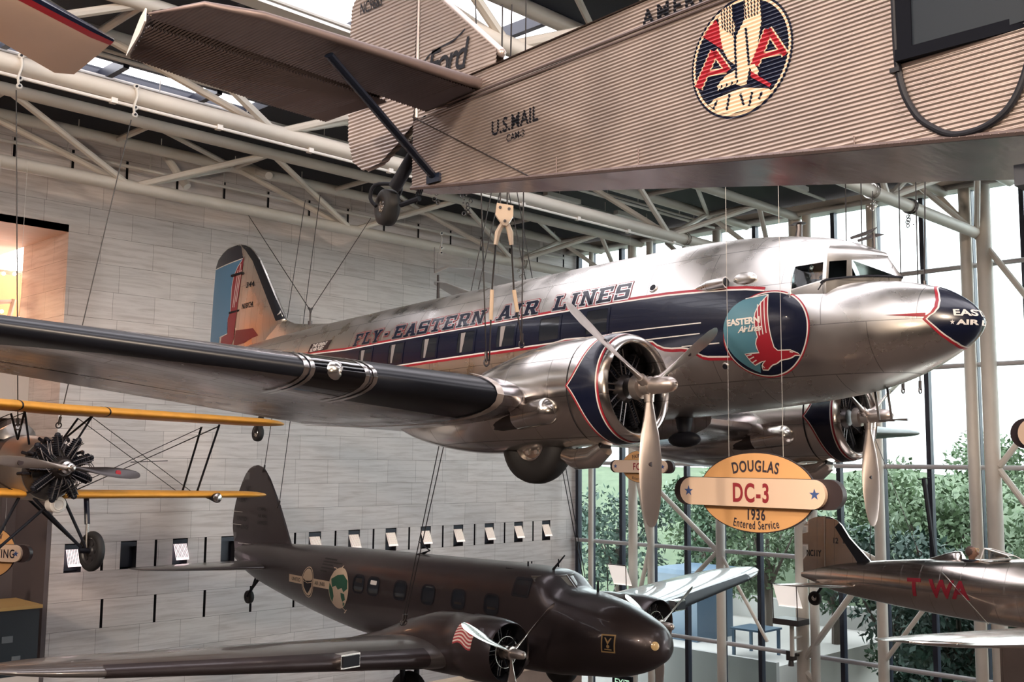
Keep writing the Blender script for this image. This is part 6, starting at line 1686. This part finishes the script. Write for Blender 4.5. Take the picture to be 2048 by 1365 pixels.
# ================================================================ outside: lawn slope, balustraded building, trees, terrace
M_pave = vary(mat('pale_paving', (.58, .54, .50), .8), s=.4, amt=.15)
M_lawn = vary(mat('pale_lawn', (.12, .15, .085), .9), s=1.2, amt=.5, tint=(.06, .09, .05))
bm = BM(); box(bm, (XG + .3, -30, -.3), (140, 90, 0)); struct('ground', bm, M_pave)
bm = BM()
g = [[bm.verts.new(W(x, y, z + .25 * math.sin(y * .7 + x))) for y in range(-30, 91, 4)] for x, z in ((43, -9.4), (47, -7.6), (54, -4.6), (62, -2.0), (72, -.5))]
for a, b in zip(g, g[1:]): ring_faces(bm, a, b, False)
struct('hill', bm, M_lawn)
bld = thing('building', 'white stone building with a balustrade on the rise outside', 'building', Matrix.Translation(W(72, 30, -.6)))
M_wstone = vary(mat('white_building_stone', (.82, .81, .80), .8), s=.3, amt=.08)
bm = BM(); box(bm, (4, -60, 0), (16, 60, 26)); obj('wall', bm, M_wstone, bld, 0)
bm = BM(); box(bm, (0, -60, 1.25), (.6, 60, 1.5)); box(bm, (0, -60, 0), (.6, 60, .3)); obj('balustrade_rail', bm, M_wstone, bld, 0)
bm = BM(); y = -26.0
while y < 16:
    lathe(bm, [(0, .12), (.1, .2), (.35, .24), (.6, .13), (.8, .2), (.95, .2)], (.3, y, .3), (0, 0, 1), 10); y += .85
o = obj('baluster', bm, M_wstone, bld, 50); o['kind'] = 'stuff'
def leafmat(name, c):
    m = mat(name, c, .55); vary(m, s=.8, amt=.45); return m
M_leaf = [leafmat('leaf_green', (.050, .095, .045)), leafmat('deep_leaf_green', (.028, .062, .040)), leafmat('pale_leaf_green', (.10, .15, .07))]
M_bark = mat('bark', (.10, .075, .06), .9)
def tree(x, y, z0, h, r, seed, m, label, n=2600, trunk=True):
    random.seed(seed)
    t = thing('tree', label, 'tree', Matrix.Translation((x, y, z0)), 'trees outside the window wall')
    bm = BM()
    blobs = [(Vector((random.uniform(-.6, .6) * r, random.uniform(-.6, .6) * r, h * random.uniform(.45, .92))), r * random.uniform(.35, .6)) for _ in range(9)]
    for k in range(n):
        c, br = random.choice(blobs)
        d = Vector((random.gauss(0, 1), random.gauss(0, 1), random.gauss(0, .8))).normalized()
        p = c + d * br * random.uniform(.7, 1.05)
        a = Vector((random.gauss(0, 1), random.gauss(0, 1), random.gauss(0, 1))).normalized(); b = a.cross(d + Vector((.01, .02, .03))).normalized()
        s = random.uniform(.10, .22)
        v = [bm.verts.new(p + q) for q in (a * s, b * s * .45, -a * s, -b * s * .45)]
        bm.faces.new(v)
    f = obj('foliage', bm, m, t, 0); f['kind'] = 'stuff'
    if trunk:
        bm = BM(); tube(bm, [(0, 0, 0), (.1, .05, h * .4), (0, 0, h * .75)], [.22, .16, .06], 8)
        for q in range(4):
            a = q * 1.6; tube(bm, [(.05, .02, h * .38), (math.cos(a) * r * .5, math.sin(a) * r * .5, h * .7)], [.10, .03], 6)
        obj('trunk', bm, M_bark, t)
TREES = [(37.5, 12.0, 0, 5.6, 2.2, 0, 'dark leafy tree low behind the small monoplane wing'), (37.2, 15.2, 0, 6.4, 2.2, 1, 'glossy tree behind the monoplane tail wheel'), (38.5, 18.3, 0, 6.9, 2.3, 1, 'leafy tree right of the heavy window column'),
         (40.5, 21.5, 1.0, 6.6, 2.2, 0, 'tree above the terrace, right of the grey wing tip'), (42, 25.5, 1.2, 7.4, 2.4, 2, 'light green tree left of the orange sign'), (43.5, 29.5, 1.5, 7.4, 2.6, 0, 'bushy tree behind the hanging propeller blade'),
         (42, 34, 1.0, 7.0, 2.6, 1, 'tree behind the small oval sign'), (41, 8.5, 0, 6.8, 2.6, 0, 'tree behind the monoplane windscreen'), (44, 14.0, 1.0, 8.0, 2.6, 2, 'pale tree behind the black mast'), (46, 19.5, 2.0, 7.2, 2.6, 2, 'pale tree over the monoplane fin'), (39.5, 5.0, 0, 6.5, 2.4, 1, 'tree at the far right edge of the window wall'),
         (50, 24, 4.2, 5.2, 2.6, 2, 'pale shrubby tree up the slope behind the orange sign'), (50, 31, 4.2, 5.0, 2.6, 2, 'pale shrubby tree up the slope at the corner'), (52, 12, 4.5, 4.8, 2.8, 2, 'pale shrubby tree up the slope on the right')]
for k, (x, y, z, h, r, mi, lb) in enumerate(TREES): tree(x, y, z, h, r, 20 + k, M_leaf[mi], lb)
BUSH = [(35.6, 10.4, 2.6, 1.5, 'dark bush at the foot of the window wall under the monoplane wing'), (35.4, 13.2, 3.2, 1.6, 'dark bush right of the slim window column'), (35.8, 15.6, 2.8, 1.5, 'dark bush by the slanting window brace'), (36.4, 6.6, 3.0, 1.7, 'dark bush at the lower right corner'), (39.6, 15.9, 5.2, 1.9, 'tall dark bush behind the monoplane tail wheel'), (40.2, 12.6, 5.6, 2.0, 'tall dark bush under the monoplane fuselage'), (40.5, 9.6, 5.4, 2.0, 'tall dark bush below the monoplane cockpit'), (41.2, 18.6, 4.6, 1.9, 'leafy bush above the low terrace wall'), (48, 27, 4.5, 2.4, 'wide bush on the slope left of the orange sign'), (48.5, 33, 4.5, 2.4, 'wide bush on the slope at the corner'), (49, 16.5, 5.0, 2.4, 'wide bush on the slope over the monoplane fin'), (50, 10, 5, 2.4, 'wide bush on the slope right of the black mast'), (56, 21, 5.2, 2.4, 'pale bush high on the slope'), (57, 14, 5.0, 2.4, 'pale bush high on the slope at the right')]
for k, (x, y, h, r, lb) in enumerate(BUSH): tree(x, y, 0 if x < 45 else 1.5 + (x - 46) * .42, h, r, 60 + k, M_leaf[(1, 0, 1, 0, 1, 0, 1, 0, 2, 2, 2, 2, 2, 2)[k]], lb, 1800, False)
bm = BM(); box(bm, W(34.6, 20.6, -H), W(47, 31, -7.25)); struct('trim_30', bm, M_pave, smooth=0)
bm = BM(); box(bm, (46, -10, 0), (47, 60, 1.4)); box(bm, W(44.5, 17, -H), W(45, 31, -6.3)); box(bm, W(34.4, 20.6, -H), W(34.6, 31, -7.1)); struct('wall_terrace', bm, vary(mat('terrace_stone', (.40, .38, .36), .8), s=.6, amt=.2))
ks = thing('kiosk', 'blue-grey glazed kiosk outside behind the grey wing tip', 'kiosk', Matrix.Translation((36.6, 26.4, .6)))
M_kblue = mat('kiosk_blue', (.06, .10, .15), .35)
bm = BM(); box(bm, (0, -.9, 0), (2.6, 1.1, 4.4)); obj('body', bm, M_kblue, ks, 0)
bm = BM(); box(bm, (-.2, -1.1, 4.4), (2.8, 1.3, 4.6)); obj('roof', bm, mat('kiosk_roof', (.08, .14, .22), .4), ks, 0)
for k, (x, y, lb) in enumerate(((36.0, 22.4, 'blue table on the terrace right of the kiosk'), (38.5, 28.6, 'blue table on the terrace beyond the blue kiosk'))):
    tb = thing('table', lb, 'table', Matrix.Translation((x, y, 2.35)), 'blue tables outside')
    bm = BM(); box(bm, (-.7, -.7, .95), (.7, .7, 1.02)); obj('tabletop', bm, M_kblue, tb, 0)
    for s, q in ((-1, -1), (1, 1), (-1, 1), (1, -1)):
        bm = BM(); box(bm, (s * .6 - .05, q * .6 - .05, 0), (s * .6 + .05, q * .6 + .05, .95)); obj('leg', bm, M_kblue, tb, 0)
